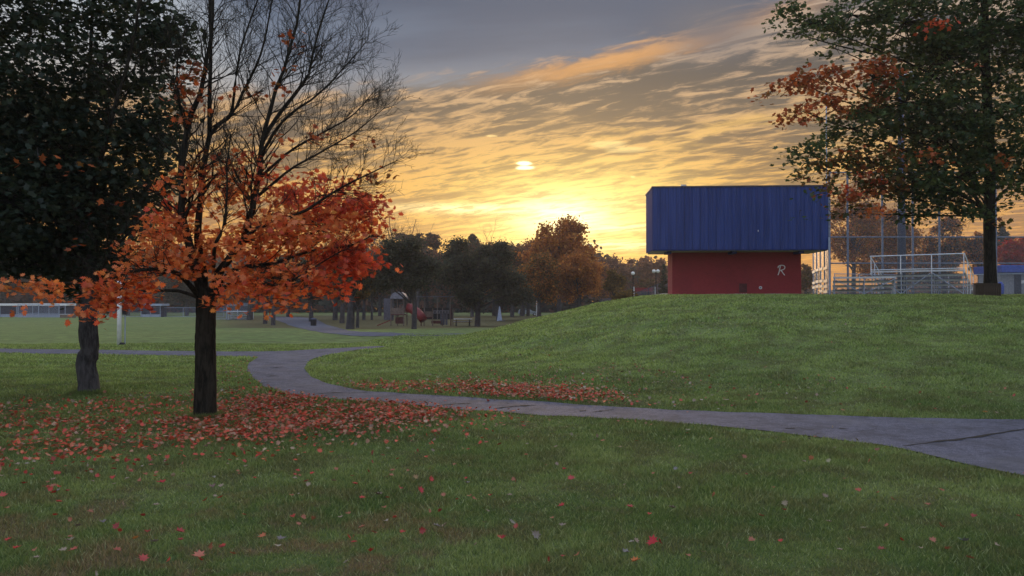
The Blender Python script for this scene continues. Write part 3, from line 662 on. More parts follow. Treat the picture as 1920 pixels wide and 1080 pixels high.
# ================================================================== dark green maple on the left
D2 = G(167, 740).y
T2 = empty('maple_tree', (0, 0, 0), 0, 'dense dark green maple with knobbly grey trunk left of the orange maple', 'tree')
def q2(px, py, dd=0): return P(px, py, D2 + dd)
g2 = G(167, 740)
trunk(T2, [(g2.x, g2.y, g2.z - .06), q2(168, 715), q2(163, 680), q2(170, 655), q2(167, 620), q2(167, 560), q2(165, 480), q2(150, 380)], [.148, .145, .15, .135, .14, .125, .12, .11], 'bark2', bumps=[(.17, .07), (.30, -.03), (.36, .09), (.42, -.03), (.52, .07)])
for pts, r in [([q2(163, 520), q2(120, 420, -.3), q2(60, 300, -.5), q2(0, 200, -.6)], .06), ([q2(165, 500), q2(200, 400, .2), q2(240, 280, .3), q2(290, 120, .3)], .055), ([q2(160, 480), q2(150, 350, .5), q2(160, 200, .6), q2(170, 20, .6), q2(170, -200, .6)], .07),
               ([q2(166, 540), q2(210, 470, -.8), q2(260, 420, -1.2)], .04), ([q2(155, 400), q2(60, 150, .3), q2(-60, 0, .5)], .045), ([q2(165, 500), q2(60, 440, 0), q2(-100, 380, 0)], .05), ([q2(155, 420), q2(200, 250, -.8), q2(250, 60, -1.0), q2(260, -100, -1)], .045)]:
    limb(T2, pts, r, .012, 14, 18, .9, 2, up=.2, f0=.3)
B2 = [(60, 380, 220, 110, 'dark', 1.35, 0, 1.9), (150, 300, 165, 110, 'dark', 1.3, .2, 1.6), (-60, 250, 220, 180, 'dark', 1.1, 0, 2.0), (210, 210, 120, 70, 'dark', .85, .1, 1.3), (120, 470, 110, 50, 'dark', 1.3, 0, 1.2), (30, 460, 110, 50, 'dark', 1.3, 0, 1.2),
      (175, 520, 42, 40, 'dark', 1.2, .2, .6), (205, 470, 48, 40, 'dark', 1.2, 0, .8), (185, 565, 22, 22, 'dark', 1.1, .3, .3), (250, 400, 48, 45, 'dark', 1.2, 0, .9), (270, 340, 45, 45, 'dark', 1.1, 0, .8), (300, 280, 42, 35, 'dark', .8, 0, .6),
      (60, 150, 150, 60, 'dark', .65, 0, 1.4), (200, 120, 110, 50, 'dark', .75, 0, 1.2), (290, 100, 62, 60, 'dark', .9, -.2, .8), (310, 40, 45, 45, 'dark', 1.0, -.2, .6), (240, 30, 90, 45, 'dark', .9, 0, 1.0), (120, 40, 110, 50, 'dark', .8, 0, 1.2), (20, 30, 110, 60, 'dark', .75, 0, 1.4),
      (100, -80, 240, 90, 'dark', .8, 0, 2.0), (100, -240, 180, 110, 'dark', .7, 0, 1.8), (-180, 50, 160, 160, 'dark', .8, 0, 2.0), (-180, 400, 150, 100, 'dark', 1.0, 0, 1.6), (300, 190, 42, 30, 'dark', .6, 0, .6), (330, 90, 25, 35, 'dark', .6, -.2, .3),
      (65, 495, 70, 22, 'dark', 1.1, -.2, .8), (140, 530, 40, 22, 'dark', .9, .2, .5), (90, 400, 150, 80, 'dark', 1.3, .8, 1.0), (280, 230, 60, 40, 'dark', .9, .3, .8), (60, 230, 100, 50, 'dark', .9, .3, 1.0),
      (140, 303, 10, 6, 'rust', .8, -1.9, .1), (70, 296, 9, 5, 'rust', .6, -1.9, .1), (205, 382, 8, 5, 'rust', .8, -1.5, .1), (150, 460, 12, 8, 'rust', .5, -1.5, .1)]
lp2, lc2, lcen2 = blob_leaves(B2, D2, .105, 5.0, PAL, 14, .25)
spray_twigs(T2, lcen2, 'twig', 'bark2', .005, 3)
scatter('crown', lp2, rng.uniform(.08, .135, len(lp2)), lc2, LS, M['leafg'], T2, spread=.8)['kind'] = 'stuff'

# ================================================================== big maple on the mound, right
D3 = 28.0
g3 = Vector(((1857 - 960) / F * D3, D3, hz((1857 - 960) / F * D3, D3)))
T3 = empty('maple_tree', (0, 0, 0), 0, 'tall maple turning rust and green on the mound by the bleachers', 'tree')
def q3(px, py, dd=0): return P(px, py, D3 + dd)
trunk(T3, [(g3.x, g3.y, g3.z - .1), q3(1857, 530), q3(1856, 480), q3(1856, 400), q3(1858, 300), q3(1852, 150), q3(1850, 0), q3(1850, -150)], [.25, .20, .19, .185, .175, .15, .12, .08], 'bark')
B3 = [(1478, 22, 38, 18, 'green', .75, -1, 1.0), (1530, 42, 50, 26, 'green', .8, -1, 1.0), (1600, 25, 80, 36, 'green', .95, -1, 1.6), (1560, 85, 32, 22, 'green', .45, -1, .8), (1700, 40, 100, 58, 'green', 1.0, -1, 2.2), (1840, 60, 120, 80, 'green', 1.15, 0, 2.8), (1760, 110, 90, 60, 'green', 1.0, -.5, 2.2),
      (1450, 170, 26, 14, 'rust', .7, -1.5, .6), (1490, 150, 44, 20, 'rust', .75, -1.5, .8), (1550, 150, 48, 28, 'rust', .85, -1.5, 1.0), (1500, 205, 36, 24, 'rust', .7, -1.5, .8), (1560, 195, 44, 24, 'rust', .7, -1.5, .8), (1640, 145, 46, 38, 'rust', 1.0, -1.2, 1.2), (1625, 195, 36, 22, 'mix', .9, -1, 1.0),
      (1600, 240, 68, 32, 'green', .9, -1, 1.5), (1700, 190, 80, 75, 'green', 1.15, -1, 2.0), (1830, 215, 95, 90, 'green', 1.2, -.5, 2.8), (1760, 260, 90, 60, 'green', 1.1, -.5, 2.2), (1520, 285, 42, 26, 'green', .85, -1.5, 1.0), (1495, 320, 26, 18, 'mix', .7, -1.5, .7), (1570, 300, 48, 34, 'mix', .85, -1, 1.2),
      (1640, 310, 56, 40, 'mix', .9, -1, 1.5), (1710, 330, 62, 46, 'green', 1.0, -.8, 1.8), (1800, 330, 80, 52, 'green', 1.15, -.5, 2.2), (1880, 310, 60, 60, 'green', 1.1, 0, 2.0), (1660, 384, 24, 14, 'orange', .9, -1.8, .5), (1605, 340, 44, 24, 'red', .35, -1, 1.0), (1620, 360, 40, 20, 'rust', .6, -1, .8),
      (1735, 385, 38, 18, 'green', .9, -1, .9), (1800, 398, 50, 18, 'green', .8, -.8, 1.0), (1700, 400, 40, 16, 'green', .7, -.8, .9), (1740, 350, 60, 30, 'green', .9, -.8, 1.5), (1650, 350, 50, 25, 'mix', .7, -.8, 1.2), (1590, 385, 26, 26, 'mix', .3, -1, .6), (1900, 385, 28, 14, 'green', .5, -.5, .8), (1512, 365, 12, 14, 'green', .8, -2, .25), (1503, 395, 8, 14, 'green', .8, -2, .2), (1545, 350, 22, 14, 'mix', .7, -1.5, .4), (1560, 400, 10, 26, 'mix', .25, -1.5, .3),
      (1600, 400, 30, 30, 'mix', .15, -1, .6), (1830, 110, 8, 8, 'red', .9, -3.0, .2), (1745, 285, 22, 10, 'rust', .8, -2.8, .4), (1870, 300, 14, 10, 'rust', .8, -2.6, .3), (1755, 42, 14, 6, 'red', .6, -3, .2),
      (1980, 80, 110, 110, 'green', 1.0, 0, 3), (1990, 300, 90, 80, 'green', .9, 0, 2.5), (1880, -110, 200, 100, 'green', .9, 0, 3), (1700, -70, 130, 70, 'green', .9, 0, 2.5), (1870, -260, 130, 90, 'green', .8, 0, 2.5), (2100, 180, 80, 120, 'mix', .7, 0, 2), (1880, 420, 20, 8, 'mix', .4, -.3, .3)]
for (px, py, rx, rz, pal, den, doff, dr) in B3:
    if rx < 30: continue
    hy = min(470, max(py + 60, py + .55 * abs(px - 1855)) + 20); hy = min(hy, 400)
    mx = (px + 1855) / 2
    c1 = q3(1855, hy); c2 = q3(mx * .55 + 1855 * .45, (hy + py) / 2 + 5, doff * .4); c3 = q3(px, py, doff)
    limb(T3, [c1, c2, c3], .028 + .0002 * rx, .014, 10, 5, 1.3, 1, up=.1, f0=.55, kids=4, k=6)
limb(T3, [q3(1640, 100, -1), q3(1560, 80, -1), q3(1500, 62, -1), q3(1468, 58, -1)], .03, .008, 12, 12, .9, 1, up=0, f0=.3, kids=3)
lp3, lc3, lcen3 = blob_leaves(B3, D3, .13, 2.7, PAL, 16, .36)
spray_twigs(T3, lcen3, 'twig', 'bark', .009, 2)
scatter('crown', lp3, rng.uniform(.13, .22, len(lp3)), lc3, LS, M['leafg'], T3, spread=.8)['kind'] = 'stuff'

# ================================================================== far trees
def far_tree(px, base_py, top_py, half_px, cols, label, dist=None, lower=None, dens=1.0, trunk_px=10, kind='round', cat='tree', name='deciduous_tree', group=None, clump=None, trunkm='trunkfar', cx=None, asp=1.0):
    b = G(px, base_py) if dist is None else Vector(((px - 960) / F * dist, dist, hz((px - 960) / F * dist, dist)))
    d = b.y; s = d / F; top = EYE + (HZ - top_py) * s; H = top - b.z; rx = half_px * s; ccx = 0 if cx is None else (cx - px) * s
    t = empty(name, b, 0, label, cat, group)
    low = .28 * H if lower is None else max(.3, EYE + (HZ - lower) * s - b.z)
    w = Wood(); tr = trunk_px * s / 2
    c = polyline([(0, 0, -.3), (tr * .3, 0, H * .3), (ccx * .4 - tr * .3, 0, H * .6), (ccx, 0, H * .9)], 10); w.tube(c, np.linspace(tr * 1.15, tr * .25, 10), 8); w.build('trunk', M[trunkm], t)
    w = Wood(); cz = (H + low) / 2; az = (H - low) / 2
    # lobes
    nl = 60
    pos = []
    cs = clump if clump else max(.14, 2.9 * s)
    for i in range(nl):
        v = rng.normal(0, 1, 3); v /= np.linalg.norm(v); f = rng.uniform(.2, .95) ** .6
        if kind == 'cone':
            hh = rng.random() ** 1.2; ctr = np.array([ccx + (1 - hh) * rx * .85 * rng.uniform(-1, 1), (1 - hh) * rx * .8 * rng.uniform(-1, 1), low + hh * (H - low) * .97]); rr = rx * (.10 + .16 * (1 - hh))
        elif kind == 'umbrella':
            ctr = np.array([ccx + rng.uniform(-.9, .9) * rx, rng.uniform(-.8, .8) * rx, cz + az * rng.uniform(-.7, .8)]); rr = rx * .14
        else:
            wav = 1 + .13 * math.sin(3.1 * math.atan2(v[2], v[0]) + px) + .08 * math.sin(7 * math.atan2(v[2], v[0]))
            ctr = np.array([ccx + v[0] * rx * f * wav, v[1] * rx * f * .9, cz + v[2] * az * f * wav * .93]); rr = min(rx, az) * rng.uniform(.12, .26)
        n = int(dens * (20 if kind != 'round' else 17) * rr * rr / (cs * cs * .5)) + 3
        u = rng.normal(0, .62, (n, 3))
        p = ctr + u * rr * np.array([1.15, 1, .8 if kind != 'umbrella' else .5]); p = p[p[:, 2] < H * 1.03]; pos.append(p)
        if i % 3 == 0: w.tube(np.array([[ccx * .3, 0, max(low * .8, ctr[2] * .55)], (ctr + [0, 0, max(low * .8, ctr[2] * .55)]) / 2, ctr]), [tr * .35, tr * .2, tr * .08], 4)
    if kind == 'round':   # inner filling
        n = int(dens * 2.2 * rx * az / (cs * cs)); u = rng.normal(0, 1, (n, 3)); u /= np.linalg.norm(u, axis=1)[:, None]; u *= rng.random((n, 1)) ** .4 * .8
        pos.append(np.array([ccx, 0, cz]) + u * np.array([rx, rx * .8, az]))
    w.build('limb', M[trunkm], t)
    pos = np.concatenate(pos); n = len(pos)
    col = np.array(cols)[rng.integers(0, len(cols), n)] * rng.normal(1, .2, (n, 1)).clip(.5, 1.6)
    o = scatter('crown', pos, rng.uniform(.6, 1.4, n) * cs, np.clip(col, 0, 1), LC, M['leaff'], t, spread=1.2); o['kind'] = 'stuff'
    return t
def bare_tree(px, base_py, top_py, dist, label, name='bare_tree', seedn=1, group=None, tw=10):
    d = dist; b = Vector(((px - 960) / F * d, d, hz((px - 960) / F * d, d))); H = EYE + (HZ - top_py) * d / F - b.z
    t = empty(name, b, 0, label, 'tree', group); w = Wood(); w.tube(polyline([(0, 0, -.2), (.1, 0, H * .25), (0, 0, H * .45)], 6), np.linspace(H * .018, H * .012, 6), 7); w.build('trunk', M['trunkfar'], t)
    w = Wood()
    for i in range(tw):
        a = rng.uniform(0, 6.28); grow(w, np.array([0, 0, H * rng.uniform(.2, .45)]), np.array([math.cos(a) * .55, math.sin(a) * .55, 1]), H * rng.uniform(.42, .62), H * .007, 3, .3, 4, 4)
    w.build('limb', M['trunkfar'], t); return t
DG = [(.095, .110, .080), (.080, .090, .075), (.115, .118, .085), (.10, .095, .088)]
OR = [(.55, .22, .06), (.46, .18, .06), (.62, .30, .08), (.34, .15, .06)]
OL = [(.19, .14, .055), (.16, .12, .06), (.14, .12, .055)]
BR = [(.24, .12, .085), (.19, .10, .08), (.30, .15, .09)]
YL = [(.30, .19, .05), (.24, .14, .05), (.20, .13, .05)]
RD = [(.50, .05, .03), (.42, .06, .03), (.36, .10, .03)]
# playground belt
far_tree(776, 617, 440, 62, DG, 'dark evergreen tree in front of the playground climbing frame', lower=556, trunk_px=9, cx=755)
far_tree(895, 612, 447, 92, DG, 'broad dark pine standing between the playground and the mound', lower=580, trunk_px=10, kind='round', name='pine_tree', cx=900, dens=1.15)
far_tree(656, 617, 470, 42, DG + OL, 'dark tree with thick trunk right of the litter bin', lower=560, trunk_px=15)
far_tree(670, 603, 520, 26, OL + YL, 'small olive yellow tree between the thick trunks', dist=72, lower=570, trunk_px=6)
far_tree(935, 603, 500, 60, DG, 'dark leafy tree beside the white sign at the mound edge', dist=118, lower=582, trunk_px=9, cx=955)
far_tree(1048, 590, 408, 72, OR, 'tall rusty orange oak glowing against the sunset', dist=125, lower=530, trunk_px=9, cx=1050, dens=.75, clump=.34)
far_tree(1085, 590, 470, 52, OR, 'broad orange tree at the end of the treeline', dist=112, lower=572, trunk_px=8, dens=1.2)
far_tree(1010, 592, 470, 46, OR + OL, 'brown orange tree just right of the dark pine', dist=108, lower=570, trunk_px=8, dens=1.2)
far_tree(960, 590, 446, 52, BR + OL, 'brown tree rising behind the dark pine', dist=150, lower=560, trunk_px=7)
far_tree(783, 600, 437, 40, DG + BR, 'sparse pine with tufted flat top against the sky', dist=150, lower=470, trunk_px=6, kind='umbrella', name='pine_tree', dens=.8)
far_tree(885, 600, 440, 30, DG + BR, 'pine with narrow pointed top in the middle of the treeline', dist=150, lower=480, trunk_px=6, kind='cone', name='pine_tree', dens=.9)
far_tree(800, 600, 462, 46, BR + DG, 'brownish tree filling the skyline left of the dark pine', dist=170, lower=560, trunk_px=6)
far_tree(745, 600, 458, 40, BR + DG, 'brownish tree behind the twiggy bare tree', dist=175, lower=560, trunk_px=6)
far_tree(990, 600, 452, 44, OR + BR, 'orange brown tree behind the left flank of the oak', dist=170, lower=560, trunk_px=6)
far_tree(712, 600, 462, 40, BR + DG, 'brown tree behind the playground tower', dist=165, lower=565, trunk_px=6)
far_tree(930, 600, 455, 40, BR + OR, 'reddish brown tree between the dark pine and the orange oak', dist=165, lower=560, trunk_px=6)
far_tree(1125, 585, 484, 30, BR + OR, 'low reddish tree at the foot of the sunset glow', dist=190, lower=565, trunk_px=5)
far_tree(1225, 580, 482, 26, BR, 'brown tree directly behind the park lamps', dist=200, lower=560, trunk_px=5)
far_tree(840, 600, 460, 50, DG + BR, 'dark tree filling the gap left of the pointed pine', dist=160, lower=560, trunk_px=6)
far_tree(1150, 580, 464, 28, BR, 'distant brown tree just right of the orange trees', dist=210, lower=570, trunk_px=6)
far_tree(1195, 580, 478, 36, BR, 'distant brown tree left of the red building', dist=230, lower=570, trunk_px=6)
far_tree(1152, 575, 508, 20, OL + YL, 'small pale olive tree behind the mound crest', dist=120, lower=548, trunk_px=4)
far_tree(1170, 575, 541, 26, OL + YL, 'low pale bush on the back of the mound', dist=100, lower=566, trunk_px=3, name='bush', cat='bush')
far_tree(1212, 575, 520, 22, OL + BR, 'small brown tree behind the court fence', dist=150, lower=550, trunk_px=4)
far_tree(1245, 575, 492, 12, DG, 'narrow dark cypress beside the red building', dist=100, lower=552, trunk_px=4, kind='cone')
bare_tree(735, 600, 395, 120, 'bare grey twiggy tree behind the orange maple crown', tw=12)
bare_tree(925, 600, 440, 170, 'bare tree poking above the brown treeline', tw=7)
# left trunks
far_tree(468, 600, 500, 34, DG, 'dark tree standing before the small blue bleachers', lower=548, trunk_px=11)
far_tree(497, 607, 500, 28, DG, 'dark thin-trunked tree, first right of the blue bleachers', lower=552, trunk_px=8)
far_tree(512, 610, 490, 30, DG, 'dark tree at the footpath bend beside its thin-trunked twin', lower=555, trunk_px=8)
far_tree(628, 600, 480, 40, DG, 'dark tree directly right of the litter bin', lower=560, trunk_px=9)
far_tree(641, 606, 490, 36, DG, 'dark tree between the bin tree and the thick trunk', lower=562, trunk_px=9)
far_tree(583, 603, 480, 38, DG, 'dark tree directly behind the litter bin', lower=560, trunk_px=8)
far_tree(682, 600, 480, 34, DG, 'dark slim tree left of the playground tower', lower=562, trunk_px=6)
far_tree(697, 600, 470, 40, DG, 'dark slender tree touching the grey playground panel', lower=562, trunk_px=4)
far_tree(540, 597, 470, 50, DG, 'dark tree behind the footpath bend', dist=150, lower=575, trunk_px=7)
far_tree(350, 596, 470, 60, DG, 'dark tree behind the left ball field', dist=175, lower=572, trunk_px=7)
far_tree(240, 594, 470, 60, DG, 'dark tree behind the white post', dist=185, lower=570, trunk_px=7)
far_tree(120, 594, 470, 60, DG, 'dark tree behind the long white roofed dugout', dist=185, lower=560, trunk_px=7)
far_tree(10, 594, 460, 60, DG, 'dark tree behind the left end of the dugout', dist=185, lower=560, trunk_px=7)
# behind the bleachers
far_tree(1655, 560, 385, 62, YL + OR, 'broad golden tree behind the bleachers', dist=95, lower=540, trunk_px=8, dens=.9)
far_tree(1600, 560, 330, 52, OR + YL, 'tall thin-leaved golden tree beside the blue roof', dist=85, lower=520, trunk_px=8, dens=.42)
far_tree(1770, 560, 400, 44, OR + DG, 'rusty green tree behind the bleacher rail', dist=95, lower=530, trunk_px=7, dens=.55)
far_tree(1835, 560, 425, 30, OR + DG, 'thin brown tree directly left of the big maple trunk', dist=95, lower=510, trunk_px=5, dens=.55)
far_tree(1902, 560, 446, 34, RD, 'bright red tree behind the blue roofed hut', dist=110, lower=520, trunk_px=5, dens=1.1)
far_tree(1880, 560, 418, 22, DG, 'green pointed tree above the red tree', dist=120, lower=470, trunk_px=4, kind='cone')
far_tree(1930, 560, 440, 26, OR + DG, 'brown tree at the edge behind the hut', dist=120, lower=520, trunk_px=5, dens=.6)
far_tree(1745, 560, 465, 50, DG, 'dark tree low behind the bleacher seats', dist=130, lower=545, trunk_px=6)
far_tree(1510, 560, 495, 26, BR + OL, 'distant brown tree right of the red wall', dist=140, lower=545, trunk_px=5)
# far wood reading as one mass
def woods():
    n = 60000; a = rng.uniform(-.80, .80, n); d = rng.uniform(225, 262, n); X = a * d
    top = np.interp(a, [-.8, .14, .22, .34, .8], [16, 14.5, 11.5, 4.0, 4.0]) + 1.8 * np.sin(X * .11) + 1.8 * np.sin(X * .31 + 1) + 1.2 * np.sin(X * .8 + d * .2)
    q01 = rng.random(n); Z = -2.4 + (top + 2.4) * q01 ** .85
    p = np.stack([X, d, Z], 1); col = np.array(DG + BR)[rng.integers(0, 7, n)]
    o = scatter('woods', p, rng.uniform(.7, 1.3, n) * (2.2 - 1.4 * q01), col, LC, M['leaff'], None, spread=1.2)
    tag(o, 'dark distant wood closing the far side of the park', 'wood', None, 'stuff')
woods()

# ================================================================== red and blue building
DB = 43.0
def bX(px, d=DB): return (px - 960) / F * d
def bZ(py, d=DB): return EYE + (HZ - py) / F * d
gz = hz(bX(1370), DB)
RZB = R(-3.6)
bl = empty('park_building', (bX(1388), DB, gz), RZB, 'windowless red block hut under a deep overhanging blue metal roof', 'building')
fw = bX(1548) - bX(1224); rw = (1496 - 1258) / F * (DB + 1.3); zt = bZ(350) - gz; zb = bZ(468) - gz; dep = 3.3
xw = (1377 - 960) / F * (DB + 1.3) - bl.location.x
# walls
MB().box((xw + .03, 1.3 + .95, (zb - .06) / 2 - .08), (rw, 1.9, zb - .06 + .14)).build('wall', M['red'], bl)
MB().box((0, dep / 2 + .04, zb - .036), (fw - .10, dep - .04, .06)).build('soffit', M['soffit'], bl)
# side returns slope in below the fascia
hipL = MB(); 
for sx in (-1, 1):
    x0 = sx * (fw / 2 - .05); x1 = sx * (fw / 2 - 1.25)
    y0, y1 = .35, dep - .3
    MB().add([(x0, y0, zb), (x1, y0, zb - .0), (x1, y1, zb - .02), (x0, y1, zb - .02), (x0, y0, zb + .15), (x1, y0, zb + .15), (x1, y1, zb + .15), (x0, y1, zb + .15)],
             [(0, 1, 2, 3), (7, 6, 5, 4), (0, 4, 5, 1), (1, 5, 6, 2), (2, 6, 7, 3), (3, 7, 4, 0)]).build('soffit_panel', M['soffit'], bl)
npan = 22; pw = fw / npan
pm = MB(); hh = zt - zb
pm.box((0, 0, 0), (pw - .016, .05, hh)); 
for xx in (-pw / 6, pw / 6):
    pm.add([(xx - .05, -.0255, -hh / 2 + .01), (xx, -.036, -hh / 2 + .01), (xx + .05, -.0255, -hh / 2 + .01), (xx - .05, -.0255, hh / 2 - .01), (xx, -.036, hh / 2 - .01), (xx + .05, -.0255, hh / 2 - .01)], [(0, 1, 4, 3), (1, 2, 5, 4)])
p0 = pm.build('roof_panel', M['blue'], bl, bevel=0)
p0.location = (-fw / 2 + pw / 2, 0, zb + hh / 2)
alt = p0.data.copy(); alt.materials.clear(); alt.materials.append(M['bluedark'])
for i in range(1, npan):
    c = dup(p0, bl, (-fw / 2 + pw * (i + .5), 0, zb + hh / 2))
nside = int(dep / pw); pws = dep / nside
for sx in (-1, 1):
    for i in range(nside):
        c = dup(p0, bl, (sx * (fw / 2 + .0), .04 + pws * (i + .5), zb + hh / 2)); c.rotation_euler = (0, 0, -sx * R(-90)); c.scale = (pws / pw * .99, 1, 1)
MB().box((0, .20, (zb + zt) / 2), (fw - .1, .3, hh - .02)).build('backing', M['dark'], bl)
MB().box((0, dep / 2, zt + .03), (fw + .14, dep + .14, .07)).build('roof', M['capm'], bl)
MB().box((0, -.07, zb - .015), (fw + .04, .06, .06)).build('fascia_trim', M['bluedark'], bl)
MB().box((-fw / 2 + (1271 - 1213) / F * DB, .1, zt + .10), (.28, .25, .10)).build('roof_vent', M['board'], bl)
for px in (1257, 1379, 1503):
    MB().box((bX(px) - bl.location.x, .75, zb - .09), (.26, 1.1, .22)).build('beam', M['bluedark'], bl)
# painted letter R on the wall
def letter():
    yw = 1.3 - .012; sc = (DB + 1.3) / F; cx = (1461 - 960) * sc - bl.location.x; cz = EYE + (HZ - 507) * sc - gz
    def st(pts, w):
        p = polyline([(cx + a * sc, 0, cz + b * sc) for a, b in pts], 26); mb = MB(); w = w * sc
        t = np.gradient(p, axis=0); nrm = np.stack([-t[:, 2], 0 * t[:, 0], t[:, 0]], 1); nrm /= np.linalg.norm(nrm, axis=1)[:, None] + 1e-9
        A = p + nrm * w / 2; B = p - nrm * w / 2; n = len(p)
        vs = [(a[0], yw, a[2]) for a in A] + [(b[0], yw, b[2]) for b in B] + [(a[0], yw + .01, a[2]) for a in A] + [(b[0], yw + .01, b[2]) for b in B]
        fs = []
        for i in range(n - 1): fs += [(i, i + 1, n + i + 1, n + i), (i, 2 * n + i, 2 * n + i + 1, i + 1), (n + i, n + i + 1, 3 * n + i + 1, 3 * n + i)]
        return mb.add(vs, fs)
    a = st([(-2.0, 8.0), (-3.2, 3), (-4.6, -4), (-6.5, -9)], 1.7)
    b = st([(-6.5, 4.2), (-5.5, 7.4), (-1.5, 9.3), (3.5, 9), (6.2, 6.4), (5.2, 2.8), (1.5, .6), (-2.2, .2), (.5, -1.8), (3.2, -6), (6.0, -9.2)], 1.6)
    b.v = [(x, y - .003, z) for x, y, z in b.v]
    a.add(b.v, b.f); a.build('letter', M['white'], bl)
letter()
def on_wall(px, py): sc = (DB + 1.3) / F; return ((px - 960) * sc - bl.location.x, 1.3, EYE + (HZ - py) * sc - gz)
x, y, z = on_wall(1422, 539.5); MB().tube([(x, y - .07, z), (x, y + .02, z)], .085, 14).build('wall_lamp', M['alum'], bl)
MB().tube([(x, y - .085, z), (x, y - .065, z)], .035, 10).build('lamp_cap', M['dark'], bl)
x, y, z = on_wall(1418, 552); MB().box((x, y - .06, z), (.75, .10, .05)).build('ledge', M['blueroof'], bl)
x, y, z = on_wall(1390, 540); MB().box((x, y - .02, z), (.42, .05, .5)).build('hatch', M['redp2'], bl)
for k in (-1, 0, 1):
    x, y, z = on_wall(1391 + 4.5 * k, 552.5); MB().box((x, y - .08, z), (.045, .06, .12)).build('pipe_stub', M['white'], bl)
x, y, z = (bX(1421) - bl.location.x, -.06, bZ(433) - gz); MB().box((x, y, z), (.03, .02, .09)).build('tag', M['white'], bl)
ap = MB(); 
for (x0, y0, x1, y1) in ((bX(1180), DB + .8, bX(1530), DB + 8),):
    xs = np.linspace(x0, x1, 16); ys = np.linspace(y0, y1, 10)
    V = [(a, b, hz(a, b) + .05) for b in ys for a in xs]; V += [(a, ys[0], hz(a, ys[0]) - .1) for a in xs]
    fs = [(j * 16 + i, j * 16 + i + 1, j * 16 + i + 17, j * 16 + i + 16) for j in range(9) for i in range(15)] + [(160 + i, 160 + i + 1, i + 1, i) for i in range(15)]
    ap.add(V, fs)
tag(ap.build('pavement', M['concrete']), 'pale concrete apron round the red building', None, None, 'structure')

# ================================================================== fences and ball field
def fence(name, pts, H, label, cat='fence', step=3.0, rails=(0.02, 1.0), mat='chain', post_r=.04, group=None, postm='galv', mesh=True):
    pts = [Vector(p) for p in pts]; t = empty(name, (pts[0].x, pts[0].y, hz(pts[0].x, pts[0].y)), 0, label, cat, group); o0 = t.location.copy()
    posts = []
    for a, b in zip(pts[:-1], pts[1:]):
        n = max(1, round((b - a).length / step))
        posts += [a.lerp(b, i / n) for i in range(n)]
    posts.append(pts[-1]); gp = []
    pmesh = MB().tube([(0, 0, -.1), (0, 0, H)], post_r, 8).build('post', M[postm], t); first = True
    for p in posts:
        g = Vector((p.x, p.y, hz(p.x, p.y))); gp.append(g)
        if first: pmesh.location = g - o0; first = False
        else: dup(pmesh, t, g - o0)
    for a, b in zip(gp[:-1], gp[1:]):
        a = a - o0; b = b - o0
        for r in rails: MB().tube([a + Vector((0, 0, r * H)), b + Vector((0, 0, r * H))], post_r * .7, 6).build('rail', M[postm], t)
        if mesh:
            L = (b - a).xy.length; ang = math.atan2(b.y - a.y, b.x - a.x)
            o = MB().add([(0, 0, .03), (L, 0, .03 + b.z - a.z), (L, 0, H + b.z - a.z), (0, 0, H)], [(0, 1, 2, 3)]).build('mesh_panel', M[mat], t); o.location = a; o.rotation_euler = (0, 0, ang)
    return t
def atd(px, d): return (bX(px, d), d, 0)
# backstop behind the bleachers
fence('backstop', [atd(1556, 61), atd(1590, 61), atd(1655, 61), atd(1712, 61), atd(1762, 61), atd(1868, 61), atd(1990, 61)], 9.5, 'high blue grey backstop of poles and mesh behind the bleachers', 'backstop', 6.0, (.26, .47, .99), 'chain3', .085, postm='galvd')
fence('fence', [atd(1565, 70), atd(1700, 74), atd(1860, 72), atd(2000, 66)], 2.0, 'low chain link fence along the far side of the ball field', 'fence', 3.0, (.02, .98), 'chain2', .04)
# wing with pale boards by the blue roof
wg = fence('fence', [(19.6, 52, 0), (16.9, 42.6, 0)], 3.1, 'screen fence with four pale boards right of the red building', 'fence', 2.4, (.98,), 'chain2', .05)
for hgt_, a0 in ((1.48, 0), (.78, 0), (.48, 0), (.20, .45)):
    A = Vector((19.6, 52, 0)); B = Vector((16.9, 42.6, 0)); n = 4
    for i in range(n):
        f0, f1 = i / n + .02, (i + 1) / n - .02
        if f0 < a0: continue
        p, q_ = A.lerp(B, f0), A.lerp(B, f1); m_ = (p + q_) / 2; o = MB().box((0, 0, 0), ((q_ - p).length, .05, .15)).build('board', M['board'], wg)
        o.rotation_euler = (0, 0, math.atan2(B.y - A.y, B.x - A.x)); o.location = Vector((m_.x - .08, m_.y, hz(m_.x, m_.y) + hgt_)) - wg.location
for (px, d, h) in ((1535, 47, 10), (1545, 50, 12)):
    pass
def tall_pole(px, d, h, r, label, mat='pole', group=None, light=True):
    b = Vector((bX(px, d), d, 0)); b.z = hz(b.x, b.y); t = empty('floodlight_pole', b, 0, label, 'pole', group)
    MB().tube([(0, 0, -.1), (0, 0, h * .5), (0, 0, h)], [r, r * .85, r * .6], 12).build('shaft', M[mat], t, smooth=True)
    if light:
        MB().box((0, 0, h - .3), (2.4, .1, .1)).build('crossarm', M[mat], t)
        for k in (-1, -.33, .33, 1): MB().box((k * 1.05, .1, h - .05), (.4, .35, .45)).build('floodlight', M['alum'], t)
    return t
tall_pole(1691, 68, 19, .36, 'thick navy floodlight pole behind the bleachers')
tall_pole(1551, 50, 13, .05, 'slim tall pole at the right edge of the blue roof', 'galv', light=False)

